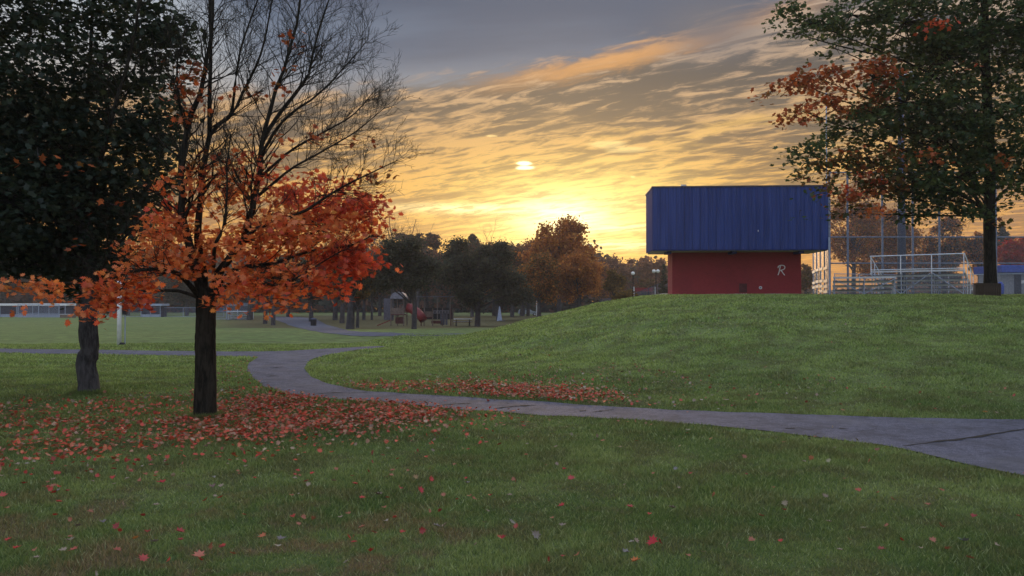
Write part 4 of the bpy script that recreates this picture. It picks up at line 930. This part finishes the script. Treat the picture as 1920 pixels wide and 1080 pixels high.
def bleacher(loc, rz, L, rows, rise, run, label, guard=True, group=None, first=.35):
    t = empty('bleachers', loc, rz, label, 'bleachers', group)
    H = first + rise * (rows - 1); D = run * rows
    # y = 0 is the tall back, rows step down towards +y
    for i in range(rows):
        z = H - i * rise; y = .25 + i * run
        s = MB().box((L / 2, y, z), (L, .26, .10)).build('seat_plank', M['alum'], t)
        if i > 0 or True:
            MB().box((L / 2, y + run * .55, z - rise * .75), (L, .30, .04)).build('foot_plank', M['galvd'], t)
    nf = max(2, round(L / 1.85) + 1)
    for k in range(nf):
        x = .08 + (L - .16) * k / (nf - 1); f = MB()
        f.tube([(x, .12, 0), (x, .12, H - .02)], .032, 6); f.tube([(x, .12, H - .06), (x, D, first - .1)], .028, 6); f.tube([(x, .05, .03), (x, D, .03)], .028, 6)
        for i in range(1, rows): f.tube([(x, .25 + i * run, 0), (x, .25 + i * run, H - i * rise - .02)], .025, 6)
        f.build('frame', M['galv'], t)
        if k < nf - 1:
            x2 = .08 + (L - .16) * (k + 1) / (nf - 1)
            MB().tube([(x, .10, H - .1), (x2, .10, .1)] if k % 2 == 0 else [(x, .10, .1), (x2, .10, H - .1)], .025, 6).build('brace', M['galv'], t)
    if guard:
        top = H + 1.05
        for k in range(nf): x = .04 + (L - .08) * k / (nf - 1); MB().tube([(x, .04, H - .2), (x, .04, top)], .032, 6).build('guard_post', M['alum'], t)
        MB().tube([(0, .04, top), (L, .04, top)], .036, 6).build('guard_rail', M['alum'], t)
        MB().tube([(0, .04, H + .12), (L, .04, H + .12)], .03, 6).build('guard_rail', M['alum'], t)
        MB().add([(0, .04, H + .1), (L, .04, H + .1), (L, .04, top), (0, .04, top)], [(0, 1, 2, 3)]).build('guard_mesh', M['chain3'], t)
        for sx in (0, L):
            e = first + .9
            MB().tube([(sx, .04, top), (sx, D, e)], .034, 6).build('side_rail', M['alum'], t)
            MB().tube([(sx, .04, H - .1), (sx, D, .35)], .03, 6).build('side_rail', M['alum'], t)
            for f in (.33, .66, 1.0): y = .04 + (D - .04) * f; MB().tube([(sx, y, 0), (sx, y, top + (e - top) * f)], .026, 6).build('guard_post', M['alum'], t)
    return t
bx_, by_ = bX(1632, 54), 54
bleacher((bx_, by_, hz(bx_, by_) - .02), R(-38), 5.6, 5, .30, .68, 'aluminium bleachers with a tall guard rail on the mound', first=.40)
bx2, by2 = bX(1562, 50), 50
bleacher((bx2, by2, hz(bx2, by2) - .02), R(-20), 3.6, 4, .27, .6, 'low aluminium bleachers without rail left of the tall ones', False, first=.30)

# box at the foot of the big maple
bb = Vector((bX(1852, 27.2), 27.2, 0)); bb.z = hz(bb.x, bb.y)
t = empty('litter_box', bb, 0, 'dark slatted wooden box at the foot of the big maple', 'box')
MB().box((0, 0, .20), (.54, .5, .42)).build('body', M['wood'], t)
sm = MB().box((0, -.27, .22), (.052, .03, .44)).build('slat', M['wood'], t); sm.location = (-.26, 0, 0)
for k in range(1, 9): dup(sm, t, (-.26 + .065 * k, 0, 0))
bb = Vector((bX(1838, 29), 29, 0)); bb.z = hz(bb.x, bb.y)
t = empty('utility_box', bb, 0, 'pale brown box tucked left of the slatted wooden box', 'box'); MB().box((0, 0, .22), (.34, .34, .44)).build('body', M['brownpole'], t, bevel=.02); MB().box((0, 0, .455), (.38, .38, .03)).build('lid', M['wood'], t)

# hut with blue roof
hx, hd = bX(1932, 75), 75; hut = empty('field_hut', (hx, hd, hz(hx, hd)), R(-4), 'grey block hut with blue flat roof at the ball field', 'building'); s = hd / F
MB().box((0, 2, 1.1), (5.4, 4, 2.2)).build('wall', M['block'], hut); MB().box((0, 1.8, 2.55), (6.0, 5.2, .7)).build('roof', M['blueroof'], hut, bevel=.05)
MB().box((bX(1909, hd) - hx, -.03, 1.0), (.62, .06, 2.0)).build('door', M['dark'], hut); MB().box((bX(1918, hd) - hx, -.04, 1.35), (.3, .05, .3)).build('sign', M['white'], hut)
bxx, bd = bX(1876, 70), 70; t = empty('barrel', (bxx, bd, hz(bxx, bd)), 0, 'blue barrel standing before the grey hut', 'barrel')
MB().tube([(0, 0, .1), (0, 0, .4), (0, 0, .85), (0, 0, 1.05), (0, 0, 1.25)], [.26, .28, .28, .26, .1], 14).build('body', M['blueroof'], t, smooth=True); MB().tube([(0, 0, .0), (0, 0, .1)], .27, 14).build('rim', M['white'], t)

# ================================================================== left field
def dugout(px0, px1, d, H, label, roofm='white', ov=.4):
    x0, x1 = bX(px0, d), bX(px1, d); L = x1 - x0; t = empty('dugout', (x0, d, hz((x0 + x1) / 2, d)), 0, label, 'dugout')
    MB().box((L / 2, 1.2, H + .16), (L + 2 * ov, 3.2, .40)).build('roof', M[roofm], t, bevel=.04)
    MB().box((L / 2, 2.4, H / 2), (L, .2, H)).build('back_wall', M['shade'], t)
    MB().box((.1, 1.2, H / 2), (.18, 2.2, H)).build('side_wall', M['shade'], t); MB().box((L - .1, 1.2, H / 2), (.18, 2.2, H)).build('side_wall', M['shade'], t)
    n = max(2, round(L / 3)); pm_ = MB().tube([(0, 0, 0), (0, 0, H)], .06, 6).build('post', M['galv'], t); pm_.location = (.1, -.1, 0)
    for k in range(1, n + 1): dup(pm_, t, (.1 + (L - .2) * k / n, -.1, 0))
    MB().box((L / 2, 1.9, .45), (L * .9, .35, .06)).build('bench', M['alum'], t)
    MB().box((L / 2, 0, .25), (L, .06, .5)).build('kick_board', M['galv'], t)
    MB().add([(0, -.12, .5), (L, -.12, .5), (L, -.12, H), (0, -.12, H)], [(0, 1, 2, 3)]).build('mesh_panel', M['chain2'], t)
    return t
dugout(-30, 124, 150, 2.15, 'long dugout with bright white roof across the left field')
dugout(264, 302, 150, 2.1, 'short blue grey dugout between the two tree trunks', 'galv')
fence('fence', [atd(34, 146), atd(111, 146)], 2.4, 'framed mesh screen in front of the white roofed dugout', step=3.8, rails=(.02, .3, .98), mat='chain', post_r=.07)
fence('fence', [atd(-60, 156), atd(420, 150)], 1.8, 'long blue grey fence behind the dugouts', step=4.0, rails=(.02, .98), mat='chain2', post_r=.05)
fence('fence', [atd(404, 128), atd(466, 128)], 2.6, 'tall pale blue mesh fence left of the footpath bend', step=2.0, rails=(.02, .5, .98), mat='chain2', post_r=.06)
bx4 = bX(425, 124); bleacher((bx4, 124, hz(bx4, 124)), 0, 3.4, 4, .3, .6, 'small pale bleachers behind the mesh fence', True)
x5 = bX(118, 142); t = empty('equipment_box', (x5, 142, hz(x5, 142)), 0, 'pale green equipment box beside the dugout screen', 'box'); MB().box((.9, 0, .3), (2.4, .8, .6)).build('body', M['tan'], t, bevel=.03); MB().box((.9, 0, .63), (2.5, .9, .06)).build('lid', M['alum'], t)
# white post with dark box
gp_ = G(224, 648); t = empty('white_post', gp_, 0, 'slim white round post with dark box, behind the dark green maple', 'post')
MB().tube([(0, 0, 0), (0, 0, 2.3)], .075, 14).build('pole', M['white'], t, smooth=True); MB().tube([(.16, .1, 0), (.16, .1, 2.2)], .02, 8).build('conduit', M['galv'], t)
MB().box((.16, .08, 1.28), (.13, .16, .36)).build('control_box', M['dark'], t, bevel=.015); MB().box((.10, 0, .05), (.24, .2, .12), taper=.5).build('footing', M['dark'], t)

# ================================================================== playground belt
dpl = 86.0; s = dpl / F
def pgp(px, d=dpl): return bX(px, d)
ox = pgp(780); pgd = empty('climbing_frame', (ox, dpl, hz(ox, dpl)), 0, 'playground climbing frame with domed tower and red tube slide', 'play structure'); gz2 = pgd.location.z
def lx(px): return pgp(px) - ox
def lz(py): return EYE + (HZ - py) * s - gz2
for px in (733, 742, 757, 760): MB().tube([(lx(px), 0 if px in (733, 757) else 1.4, 0), (lx(px), 0 if px in (733, 757) else 1.4, lz(562))], .06, 8).build('post', M['tan'], pgd)
dm = MB(); cxm = lx(746.5); n = 12
for i in range(n):
    a = math.pi * i / (n - 1); dm.v += [(cxm - math.cos(a) * .85, -.1, lz(560) + math.sin(a) * .75), (cxm - math.cos(a) * .85, 1.6, lz(560) + math.sin(a) * .75)]
dm.f += [(2 * i, 2 * i + 2, 2 * i + 3, 2 * i + 1) for i in range(n - 1)] + [tuple(range(0, 2 * n, 2)), tuple(range(1, 2 * n, 2))[::-1]]
dm.build('tower_roof', M['pdome'], pgd, smooth=False)
MB().box((cxm, .7, lz(590)), (1.6, 1.5, .1)).build('deck', M['redp2'], pgd); MB().box((cxm, 0, lz(583)), (1.4, .05, .7)).build('railing', M['tan'], pgd)
MB().box((lx(722), 1.5, lz(580)), (.75, .1, lz(562) - lz(603))).build('grey_panel', M['pgrey'], pgd)
MB().tube([(lx(764), .5, lz(577)), (lx(772), .3, lz(579)), (lx(782), 0, lz(586)), (lx(790), -.4, lz(592)), (lx(795), -.6, lz(600))], [.52, .52, .5, .46, .44], 14).build('tube_slide', M['redp'], pgd, smooth=True)
MB().box((lx(722), -.6, .35), (1.5, .5, .08), tilt=(0, R(-22), 0)).build('slide', M['redp'], pgd)
for px in (789, 796, 812, 829, 845, 849): MB().tube([(lx(px), .4 * ((px % 2) * 2 - 1), 0), (lx(px), .4 * ((px % 2) * 2 - 1), lz(578 if px > 800 else 572))], .06, 7).build('post', M['redp2'] if px in (789, 845) else M['tan'], pgd)
for zz in (583, 587): MB().tube([(lx(812), 0, lz(zz)), (lx(842), 0, lz(zz))], .04, 6).build('bar', M['pdome'], pgd)
for k in range(6): MB().tube([(lx(813 + 5.5 * k), -.4, lz(585)), (lx(813 + 5.5 * k), .4, lz(585))], .03, 6).build('bar', M['pdome'], pgd)
for px in (827, 832, 837): MB().box((lx(px), .1, lz(599)), (.22, .08, 1.15)).build('play_panel', M['pgrey'], pgd)
MB().box((lx(803), .2, lz(595)), (.95, 1.2, .1)).build('deck', M['redp2'], pgd); MB().box((lx(803), -.2, lz(589)), (.8, .06, .6)).build('play_panel', M['tan'], pgd); MB().box((lx(818), -.1, lz(604)), (1.0, .3, .3)).build('step', M['redp2'], pgd)
MB().box((lx(748), .8, lz(601)), (.9, .6, .7)).build('play_panel', M['redp2'], pgd)
# shelter behind
sx_ = pgp(808, 125); t = empty('shelter', (sx_, 125, hz(sx_, 125)), 0, 'low shelter with pale roof edge behind the playground', 'shelter')
MB().box((0, 1.5, EYE + 4 * 125 / F - t.location.z), (6.8, 4, .10)).build('roof', M['pgrey'], t)
for k in (-3, -1, 1, 3): MB().tube([(k, 0, 0), (k, 0, EYE + 4 * 125 / F - t.location.z)], .08, 6).build('post', M['brownpole'], t)
MB().box((0, 3.2, .9), (6.4, .15, 1.8)).build('back_wall', M['dark'], t)
# picnic table
gt = G(868, 612); gt = Vector((bX(868, 84), 84, hz(bX(868, 84), 84))); t = empty('picnic_table', gt, R(8), 'pale topped picnic table between the playground and pine trunk', 'table')
MB().box((0, 0, .75), (1.9, .75, .06)).build('tabletop', M['alum'], t)
for sy in (-1, 1): MB().box((0, sy * .65, .45), (1.9, .26, .05)).build('seat', M['redp2'] if sy < 0 else M['galv'], t)
for sx in (-1, 1):
    MB().tube([(sx * .7, -.65, 0), (sx * .7, .1, .72)], .04, 6).build('leg', M['dark'], t); MB().tube([(sx * .7, .65, 0), (sx * .7, -.1, .72)], .04, 6).build('leg', M['dark'], t)
# litter bin
gb = G(588, 611); t = empty('litter_bin', gb, 0, 'dark litter bin standing on the footpath bend', 'bin')
hb = 15 * gb.y / F
MB().tube([(0, 0, 0), (0, 0, .05 * hb), (0, 0, hb * .8)], [.30, .31, .34], 12).build('body', M['dark'], t); MB().tube([(0, 0, hb * .8), (0, 0, hb * .9), (0, 0, hb)], [.37, .33, .12], 12).build('lid', M['shade'], t)
# white A-shaped sign by the tree at the mound edge
ga = Vector((bX(937, 115), 115, hz(bX(937, 115), 115))); t = empty('a_frame_sign', ga, 0, 'narrow white A-frame sign at the foot of a dark trunk', 'sign')
MB().add([(-.42, 0, 0), (.36, 0, 0), (.05, .3, 2.1), (-.1, .3, 2.1), (-.42, .08, 0), (.36, .08, 0), (.05, .36, 2.1), (-.1, .36, 2.1)], [(0, 1, 2, 3), (7, 6, 5, 4), (0, 4, 5, 1), (1, 5, 6, 2), (2, 6, 7, 3), (3, 7, 4, 0)]).build('front_panel', M['galv'], t)
MB().box((.3, 0, .05), (.9, .5, .08)).build('base', M['pgrey'], t)
# slender white light pole right of the car
gq = Vector((bX(1006, 175), 175, hz(bX(1006, 175), 175))); t = empty('lamp_post', gq, 0, 'pale thin pole right of the parked silver car', 'pole'); MB().tube([(0, 0, 0), (0, 0, 5.2)], [.13, .09], 8).build('shaft', M['white'], t)

# car
def car(px, d):
    b = Vector((bX(px, d), d, hz(bX(px, d), d))); t = empty('parked_car', b, R(4), 'silver hatchback parked beyond the mound edge', 'car')
    k = .98
    prof = [(-2.15, .35), (-2.2, .75), (-2.1, 1.0), (-1.85, 1.38), (-1.2, 1.5), (-.2, 1.48), (.35, 1.38), (1.05, .98), (1.9, .86), (2.2, .62), (2.22, .35)]
    mb = MB(); n = len(prof)
    for y, sc in ((-.85, 1), (-.72, 1.0), (.72, 1.0), (.85, 1)):
        for (x, z) in prof: mb.v.append((x, y * (1 if z < 1.0 else .86), z if abs(y) < .8 else min(z, z * .985)))
    for j in range(3):
        for i in range(n): i2 = (i + 1) % n; mb.f.append((j * n + i, j * n + i2, (j + 1) * n + i2, (j + 1) * n + i))
    mb.f.append(tuple(range(n))[::-1]); mb.f.append(tuple(3 * n + i for i in range(n))); mb.build('body', M['carpaint'], t, bevel=.04)
    for y in (-.76, .76):
        MB().add([(x, y + (-.01 if y < 0 else .01), z) for x, z in ((-1.75, 1.0), (-1.55, 1.33), (-.9, 1.41), (-.35, 1.41), (-.35, 1.0))], [(0, 1, 2, 3, 4)]).build('window', M['glass'], t)
        MB().add([(x, y + (-.01 if y < 0 else .01), z) for x, z in ((-.27, 1.0), (-.27, 1.4), (.25, 1.33), (.88, 1.0))], [(0, 1, 2, 3)]).build('window', M['glass'], t)
    for x in (-1.35, 1.4):
        for y in (-.82, .82):
            w = MB().tube([(x, y - .1, .32), (x, y + .1, .32)], .33, 16).build('wheel', M['rubber'], t); MB().tube([(x, y - .11, .32), (x, y + .11, .32)], .19, 12).build('rim', M['alum'], w)
    MB().box((-2.17, -.6, .85), (.08, .25, .2)).build('tail_light', M['redp'], t); MB().box((2.1, -.6, .7), (.12, .3, .14)).build('headlight', M['white'], t)
car(990, 178)
far_tree(979, 590, 505, 40, DG, 'dark tree whose trunk crosses the silver car', dist=165, lower=572, trunk_px=9)
# court fence and lamps
cf = fence('fence', [atd(1128, 108), atd(1262, 104)], 3.2, 'dark court fence between the mound and the red building', step=3.2, rails=(.02, .98), mat='chain2', post_r=.05, postm='shade')
cx_ = bX(1207, 110); t = empty('banner', (cx_, 110, hz(cx_, 110)), 0, 'red windscreen banner hanging behind the court fence', 'banner'); zt_ = EYE + 21 * 110 / F - t.location.z
MB().box((0, 0, zt_ - .28), (2.4, .04, .5)).build('cloth', M['redp'], t)
for k in (-1.35, 1.6): MB().tube([(k, 0, 0), (k, 0, zt_ + .1)], .07, 8).build('post', M['white'], t)
for (px, py, lab, hd2) in ((1187, 512, 'park lamp with one white globe left of the red building', 1), (1230, 508, 'park lamp with twin white globes nearest the red building', 2)):
    d = 100.0; x = bX(px, d); b = Vector((x, d, hz(x, d))); H = EYE + (HZ - py) * d / F - b.z; t = empty('street_lamp', b, 0, lab, 'lamp')
    MB().tube([(0, 0, 0), (0, 0, H - .2)], .06, 8).build('pole', M['dark'], t)
    for k in ((0,) if hd2 == 1 else (-.25, .25)):
        MB().tube([(k, 0, H - .25 + z_) for z_ in (0, .08, .22, .36, .44)], [.08, .2, .24, .2, .06], 12).build('globe', M['globe'], t, smooth=True)
    if hd2 == 2: MB().tube([(-.3, 0, H - .28), (.3, 0, H - .28)], .03, 6).build('crossarm', M['dark'], t)

# ================================================================== air
def haze():
    m = bpy.data.materials.new('haze'); m.use_nodes = True; N = NT(m.node_tree); N.n.clear()
    v = N.node('ShaderNodeVolumePrincipled'); v.inputs['Color'].default_value = (.95, .93, .95, 1); v.inputs['Density'].default_value = HAZE; v.inputs['Anisotropy'].default_value = .35
    out = N.node('ShaderNodeOutputMaterial'); N.l.new(v.outputs[0], out.inputs[1])
    o = MB().box((0, 0, 18), (720, 720, 46)).build('haze', m); o.location = (0, 0, 0)
    tag(o, 'thin evening haze over the park', 'haze', None, 'stuff')
HAZE = .00045
haze()

# ================================================================== fallen leaves
def zone(poly_px):
    return np.array([(G(*p).x, G(*p).y) for p in poly_px])
def inside(poly, X, Y):
    ins = np.zeros(len(X), bool); xa, ya = poly[:, 0], poly[:, 1]; xb, yb = np.roll(xa, -1), np.roll(ya, -1)
    for a, b, c, d in zip(xa, ya, xb, yb):
        if b != d: ins ^= ((b > Y) != (d > Y)) & (X < (c - a) * (Y - b) / (d - b) + a)
    return ins
def sample(poly_px, dens):
    z = zone(poly_px); lo, hi = z.min(0), z.max(0); n = int(np.prod(hi - lo) * dens)
    X = rng.uniform(lo[0], hi[0], n); Y = rng.uniform(lo[1], hi[1], n); k = inside(z, X, Y)
    X, Y = X[k], Y[k]; cl = .55 + .45 * np.sin(X * 2.3 + 2 * np.sin(Y * 1.9)) * np.sin(Y * 2.9 + X); k = rng.random(len(X)) < cl
    return X[k], Y[k]
Zs = [  # polygon, leaves per m2, palette
    ([(380, 775), (430, 758), (520, 745), (640, 752), (760, 760), (850, 772), (860, 785), (760, 795), (640, 812), (520, 822), (400, 832), (300, 838), (290, 800)], 620, 'ground'),
    ([(0, 800), (150, 790), (300, 790), (400, 790), (500, 815), (400, 838), (250, 850), (120, 862), (0, 868)], 240, 'ground'),
    ([(-120, 780), (0, 775), (150, 762), (340, 755), (560, 740), (900, 772), (1060, 785), (900, 820), (640, 860), (300, 890), (0, 900), (-120, 900)], 62, 'ground'),
    ([(640, 765), (860, 775), (1000, 785), (950, 800), (800, 812), (660, 815)], 70, 'ground'),
    ([(640, 727), (700, 731), (860, 741), (1000, 750), (1160, 762), (1180, 757), (1100, 735), (960, 722), (800, 722)], 620, 'ground'),
    ([(590, 706), (640, 722), (700, 732), (1160, 763), (1420, 776), (1400, 735), (1200, 690), (1000, 690), (760, 715), (640, 712)], 48, 'pale'),
    ([(462, 672), (470, 710), (500, 732), (560, 745), (480, 742), (440, 700)], 60, 'ground'),
    ([(1160, 768), (1500, 778), (1920, 784), (1920, 730), (1400, 700), (1160, 700)], 8, 'pale'),
    ([(-60, 1085), (2000, 1085), (2000, 900), (1700, 850), (1160, 795), (860, 785), (300, 850), (-60, 870)], 8, 'pale'),
    ([(-60, 1085), (900, 1085), (900, 850), (300, 850), (-60, 870)], 15, 'ground'),
    ([(400, 690), (470, 690), (560, 745), (0, 790), (0, 760), (350, 745)], 38, 'pale'),
    ([(-60, 765), (340, 742), (560, 735), (520, 760), (380, 800), (-60, 812)], 75, 'ground'),
    ([(850, 752), (1000, 744), (1180, 758), (1170, 735), (1040, 712), (900, 716)], 70, 'pale'),
    ([(900, 700), (1500, 700), (1800, 640), (1500, 600), (1000, 650)], 3.5, 'pale'),
    ([(470, 665), (560, 665), (620, 740), (1160, 775), (1900, 860), (1900, 800), (1160, 768), (620, 722), (570, 690)], .9, 'pale')]
FX, FY, FC = [], [], []
for poly, dens, pal in Zs:
    X, Y = sample(poly, dens); X = X + rng.normal(0, .22, len(X)); Y = Y + rng.normal(0, .34 if dens > 30 else .1, len(X)); FX.append(X); FY.append(Y); FC.append(pick(pal, len(X), .2))
FX, FY, FC = np.concatenate(FX), np.concatenate(FY), np.concatenate(FC)
onp = in_path(FX, FY); kk = ~onp | (rng.random(len(FX)) < .07)
kk &= np.hypot(FX - g1.x, FY - g1.y) > .22; kk &= FY > 4.2
FX, FY, FC, onp = FX[kk], FY[kk], FC[kk], onp[kk]
FZ = hgt(FX, FY) + np.where(onp, .022, rng.uniform(.042, .075, len(FX)))
HAND = [  # px, py, colour, size, description
    (1222, 1032, (.60, .03, .045), .115, 'large flat crimson maple leaf near the bottom of the lawn'), (940, 1027, (.42, .03, .035), .12, 'folded dark red leaf left of a pale curled leaf'), (1005, 1017, (.52, .46, .42), .10, 'pale grey curled leaf right of the folded dark red leaf'),
    (1175, 1055, (.50, .45, .43), .11, 'grey topped leaf just above an orange upright leaf'), (1190, 1072, (.72, .20, .05), .08, 'orange leaf standing upright at the lower edge'), (818, 1003, (.48, .40, .34), .09, 'tan star-shaped leaf standing up in green grass'),
    (699, 1047, (.60, .06, .05), .07, 'small bright red leaf beside brown worn grass'), (664, 1033, (.55, .06, .05), .065, 'small red leaf left of another bright red one'), (377, 1058, (.62, .20, .13), .11, 'salmon orange crumpled leaf on worn grass'),
    (530, 1026, (.48, .40, .40), .085, 'grey pink flat leaf on worn brown grass'), (495, 1022, (.62, .18, .08), .08, 'orange leaf beside the grey pink flat leaf'), (293, 1030, (.50, .42, .42), .085, 'mauve grey crumpled leaf near the salmon orange one'),
    (272, 1065, (.55, .08, .07), .085, 'red flat leaf at the bottom left of the lawn'), (257, 1028, (.66, .28, .09), .07, 'small orange leaf standing on edge'), (134, 1030, (.60, .48, .36), .09, 'cream leaf standing up like a sail'),
    (142, 1046, (.52, .12, .08), .085, 'dull red leaf under the cream upright leaf'), (222, 1047, (.50, .13, .09), .085, 'brick red curled leaf at lower left'), (152, 1002, (.46, .37, .36), .09, 'grey brown lobed leaf at left of the near lawn'),
    (196, 994, (.44, .38, .40), .09, 'greyish purple leaf lying flat at left'), (338, 1011, (.46, .05, .05), .10, 'pair-like dark crimson leaf with a pale edge'), (400, 925, (.48, .30, .28), .11, 'pink brown leaf beneath a small white leaf'),
    (304, 916, (.55, .05, .06), .12, 'crimson leaf lying alone in the middle left'), (402, 908, (.62, .58, .5), .07, 'small whitish leaf above a pink brown one'), (8, 941, (.62, .10, .08), .09, 'red leaf at the far left edge of the lawn'),
    (110, 933, (.54, .50, .48), .08, 'small white curled leaf at left'), (710, 940, (.48, .36, .30), .10, 'pink tan leaf beside a dark red one'), (788, 931, (.52, .04, .05), .10, 'crimson leaf with an orange leaf under it'),
    (751, 929, (.36, .04, .045), .09, 'dark red leaf between tan and crimson leaves'), (780, 907, (.68, .45, .20), .08, 'yellowish leaf upright in the grass'), (875, 918, (.50, .48, .46), .085, 'small pale grey curled leaf in mid lawn'),
    (920, 941, (.50, .05, .06), .075, 'small crimson leaf left of a white curled one'), (1053, 964, (.55, .05, .05), .085, 'bright red small leaf in the green mid lawn'), (1070, 909, (.55, .08, .08), .10, 'red and pink leaf lying flat in green lawn'),
    (1058, 890, (.58, .04, .05), .07, 'small crimson leaf pointing up'), (1055, 1000, (.56, .44, .34), .08, 'tan white leaf on green lawn'), (960, 993, (.60, .54, .44), .07, 'small whitish leaf above a brown one'), (968, 1003, (.42, .08, .06), .07, 'dark brownish red small leaf'),
    (1180, 963, (.58, .10, .09), .09, 'soft red thin leaf right of centre'), (1260, 967, (.50, .38, .30), .09, 'tan curled leaf with white edge'), (1607, 934, (.60, .13, .09), .085, 'orange red leaf alone on the right lawn'),
    (1762, 933, (.60, .18, .13), .08, 'salmon leaf standing on the right lawn'), (1803, 1032, (.40, .42, .50), .10, 'bluish grey flat leaf at lower right'), (1545, 943, (.56, .42, .30), .09, 'tan twisted leaf in the right lawn'),
    (1470, 957, (.58, .48, .32), .08, 'cream small leaf over an orange leaf'), (1468, 971, (.56, .12, .08), .07, 'small orange red leaf beneath the cream one'), (1618, 1005, (.50, .46, .24), .07, 'small yellow green leaf on the right lawn'),
    (1517, 990, (.62, .58, .45), .05, 'tiny whitish leaf in the right lawn'), (1515, 832, (.48, .46, .44), .09, 'pale grey leaf just below the footpath edge'), (1650, 1048, (.34, .08, .06), .08, 'brown red thin leaf near the lower right'),
    (1265, 890, (.52, .50, .50), .08, 'pale silver leaf in mid right lawn'), (1158, 797, (.62, .25, .17), .09, 'salmon leaf close to the footpath'), (980, 800, (.64, .16, .09), .09, 'orange red leaf near the footpath edge'), (1846, 780, (.70, .32, .10), .10, 'bright orange leaf on the far edge of the footpath')]
SM = {}
def fallen(p, col, size, rotm, label, group=None, mesh=None):
    if mesh is None:
        T, TF = LD; T = T.copy(); T[:, 2] *= rng.uniform(1.8, 4.2); T[:, 0] *= rng.uniform(.6, 1.0); o = mesh_np('fallen_leaf', T, TF, M['litter'], fcol=np.repeat(np.array([col]), len(TF), 0))
    else:
        o = bpy.data.objects.new('fallen_leaf', mesh); COL.objects.link(o)
    o.matrix_world = Matrix.Translation(Vector(p)) @ Matrix(rotm.tolist()).to_4x4() @ Matrix.Scale(size, 4)
    return tag(o, label, 'leaf', group)
RH = rot_mats(len(HAND), .55)
for i, (px, py, c, s_, lab) in enumerate(HAND):
    g = G(px, py + 2); c = tuple(v * (.88 if c[0] > 2 * c[1] else .48) for v in c); fallen((g.x, g.y, g.z + .062), c, s_ * .86, RH[i], lab)
GM = {}
for nm, c in (('red', (.52, .055, .045)), ('rust', (.40, .15, .09)), ('tan', (.34, .26, .19)), ('pale', (.40, .35, .29)), ('dark red', (.33, .04, .04))):
    T, TF = LD; T = T.copy(); T[:, 2] *= 2.8; T[:, 0] *= .8; o = mesh_np('fallen_leaf', T, TF, M['litter'], fcol=np.repeat(np.array([c]), len(TF), 0)); GM[nm] = (o.data, np.array(c)); bpy.data.objects.remove(o)
order = np.argsort(FY); nn_ = 300 - len(HAND); ind, rest = order[:nn_], order[nn_:]
RI = rot_mats(nn_, .62)
for j, i in enumerate(ind):
    nm = min(GM, key=lambda k: np.abs(GM[k][1] - FC[i]).sum()); row = 'in the front row' if FY[i] < 6 else ('halfway back' if FY[i] < 8 else 'farther back'); side = 'left of the near lawn' if FX[i] < -.9 else ('right of the near lawn' if FX[i] > 1.3 else 'middle of the near lawn')
    fallen((FX[i], FY[i], FZ[i]), None, float(rng.uniform(.042, .07)), RI[j], f'small {nm} fallen leaf {row}, {side}', f'small {nm} leaves {row}, {side}', GM[nm][0])
RR = rot_mats(len(rest), .6)
o = scatter('fallen_leaves', np.stack([FX, FY, FZ], 1)[rest], rng.uniform(.038, .072, len(rest)), FC[rest], LD, M['litter'], None, RR, curl=rng.uniform(.3, 3.0, len(rest)))
tag(o, 'carpet of red and tan fallen maple leaves round the orange maple and path', 'leaves', None, 'stuff')
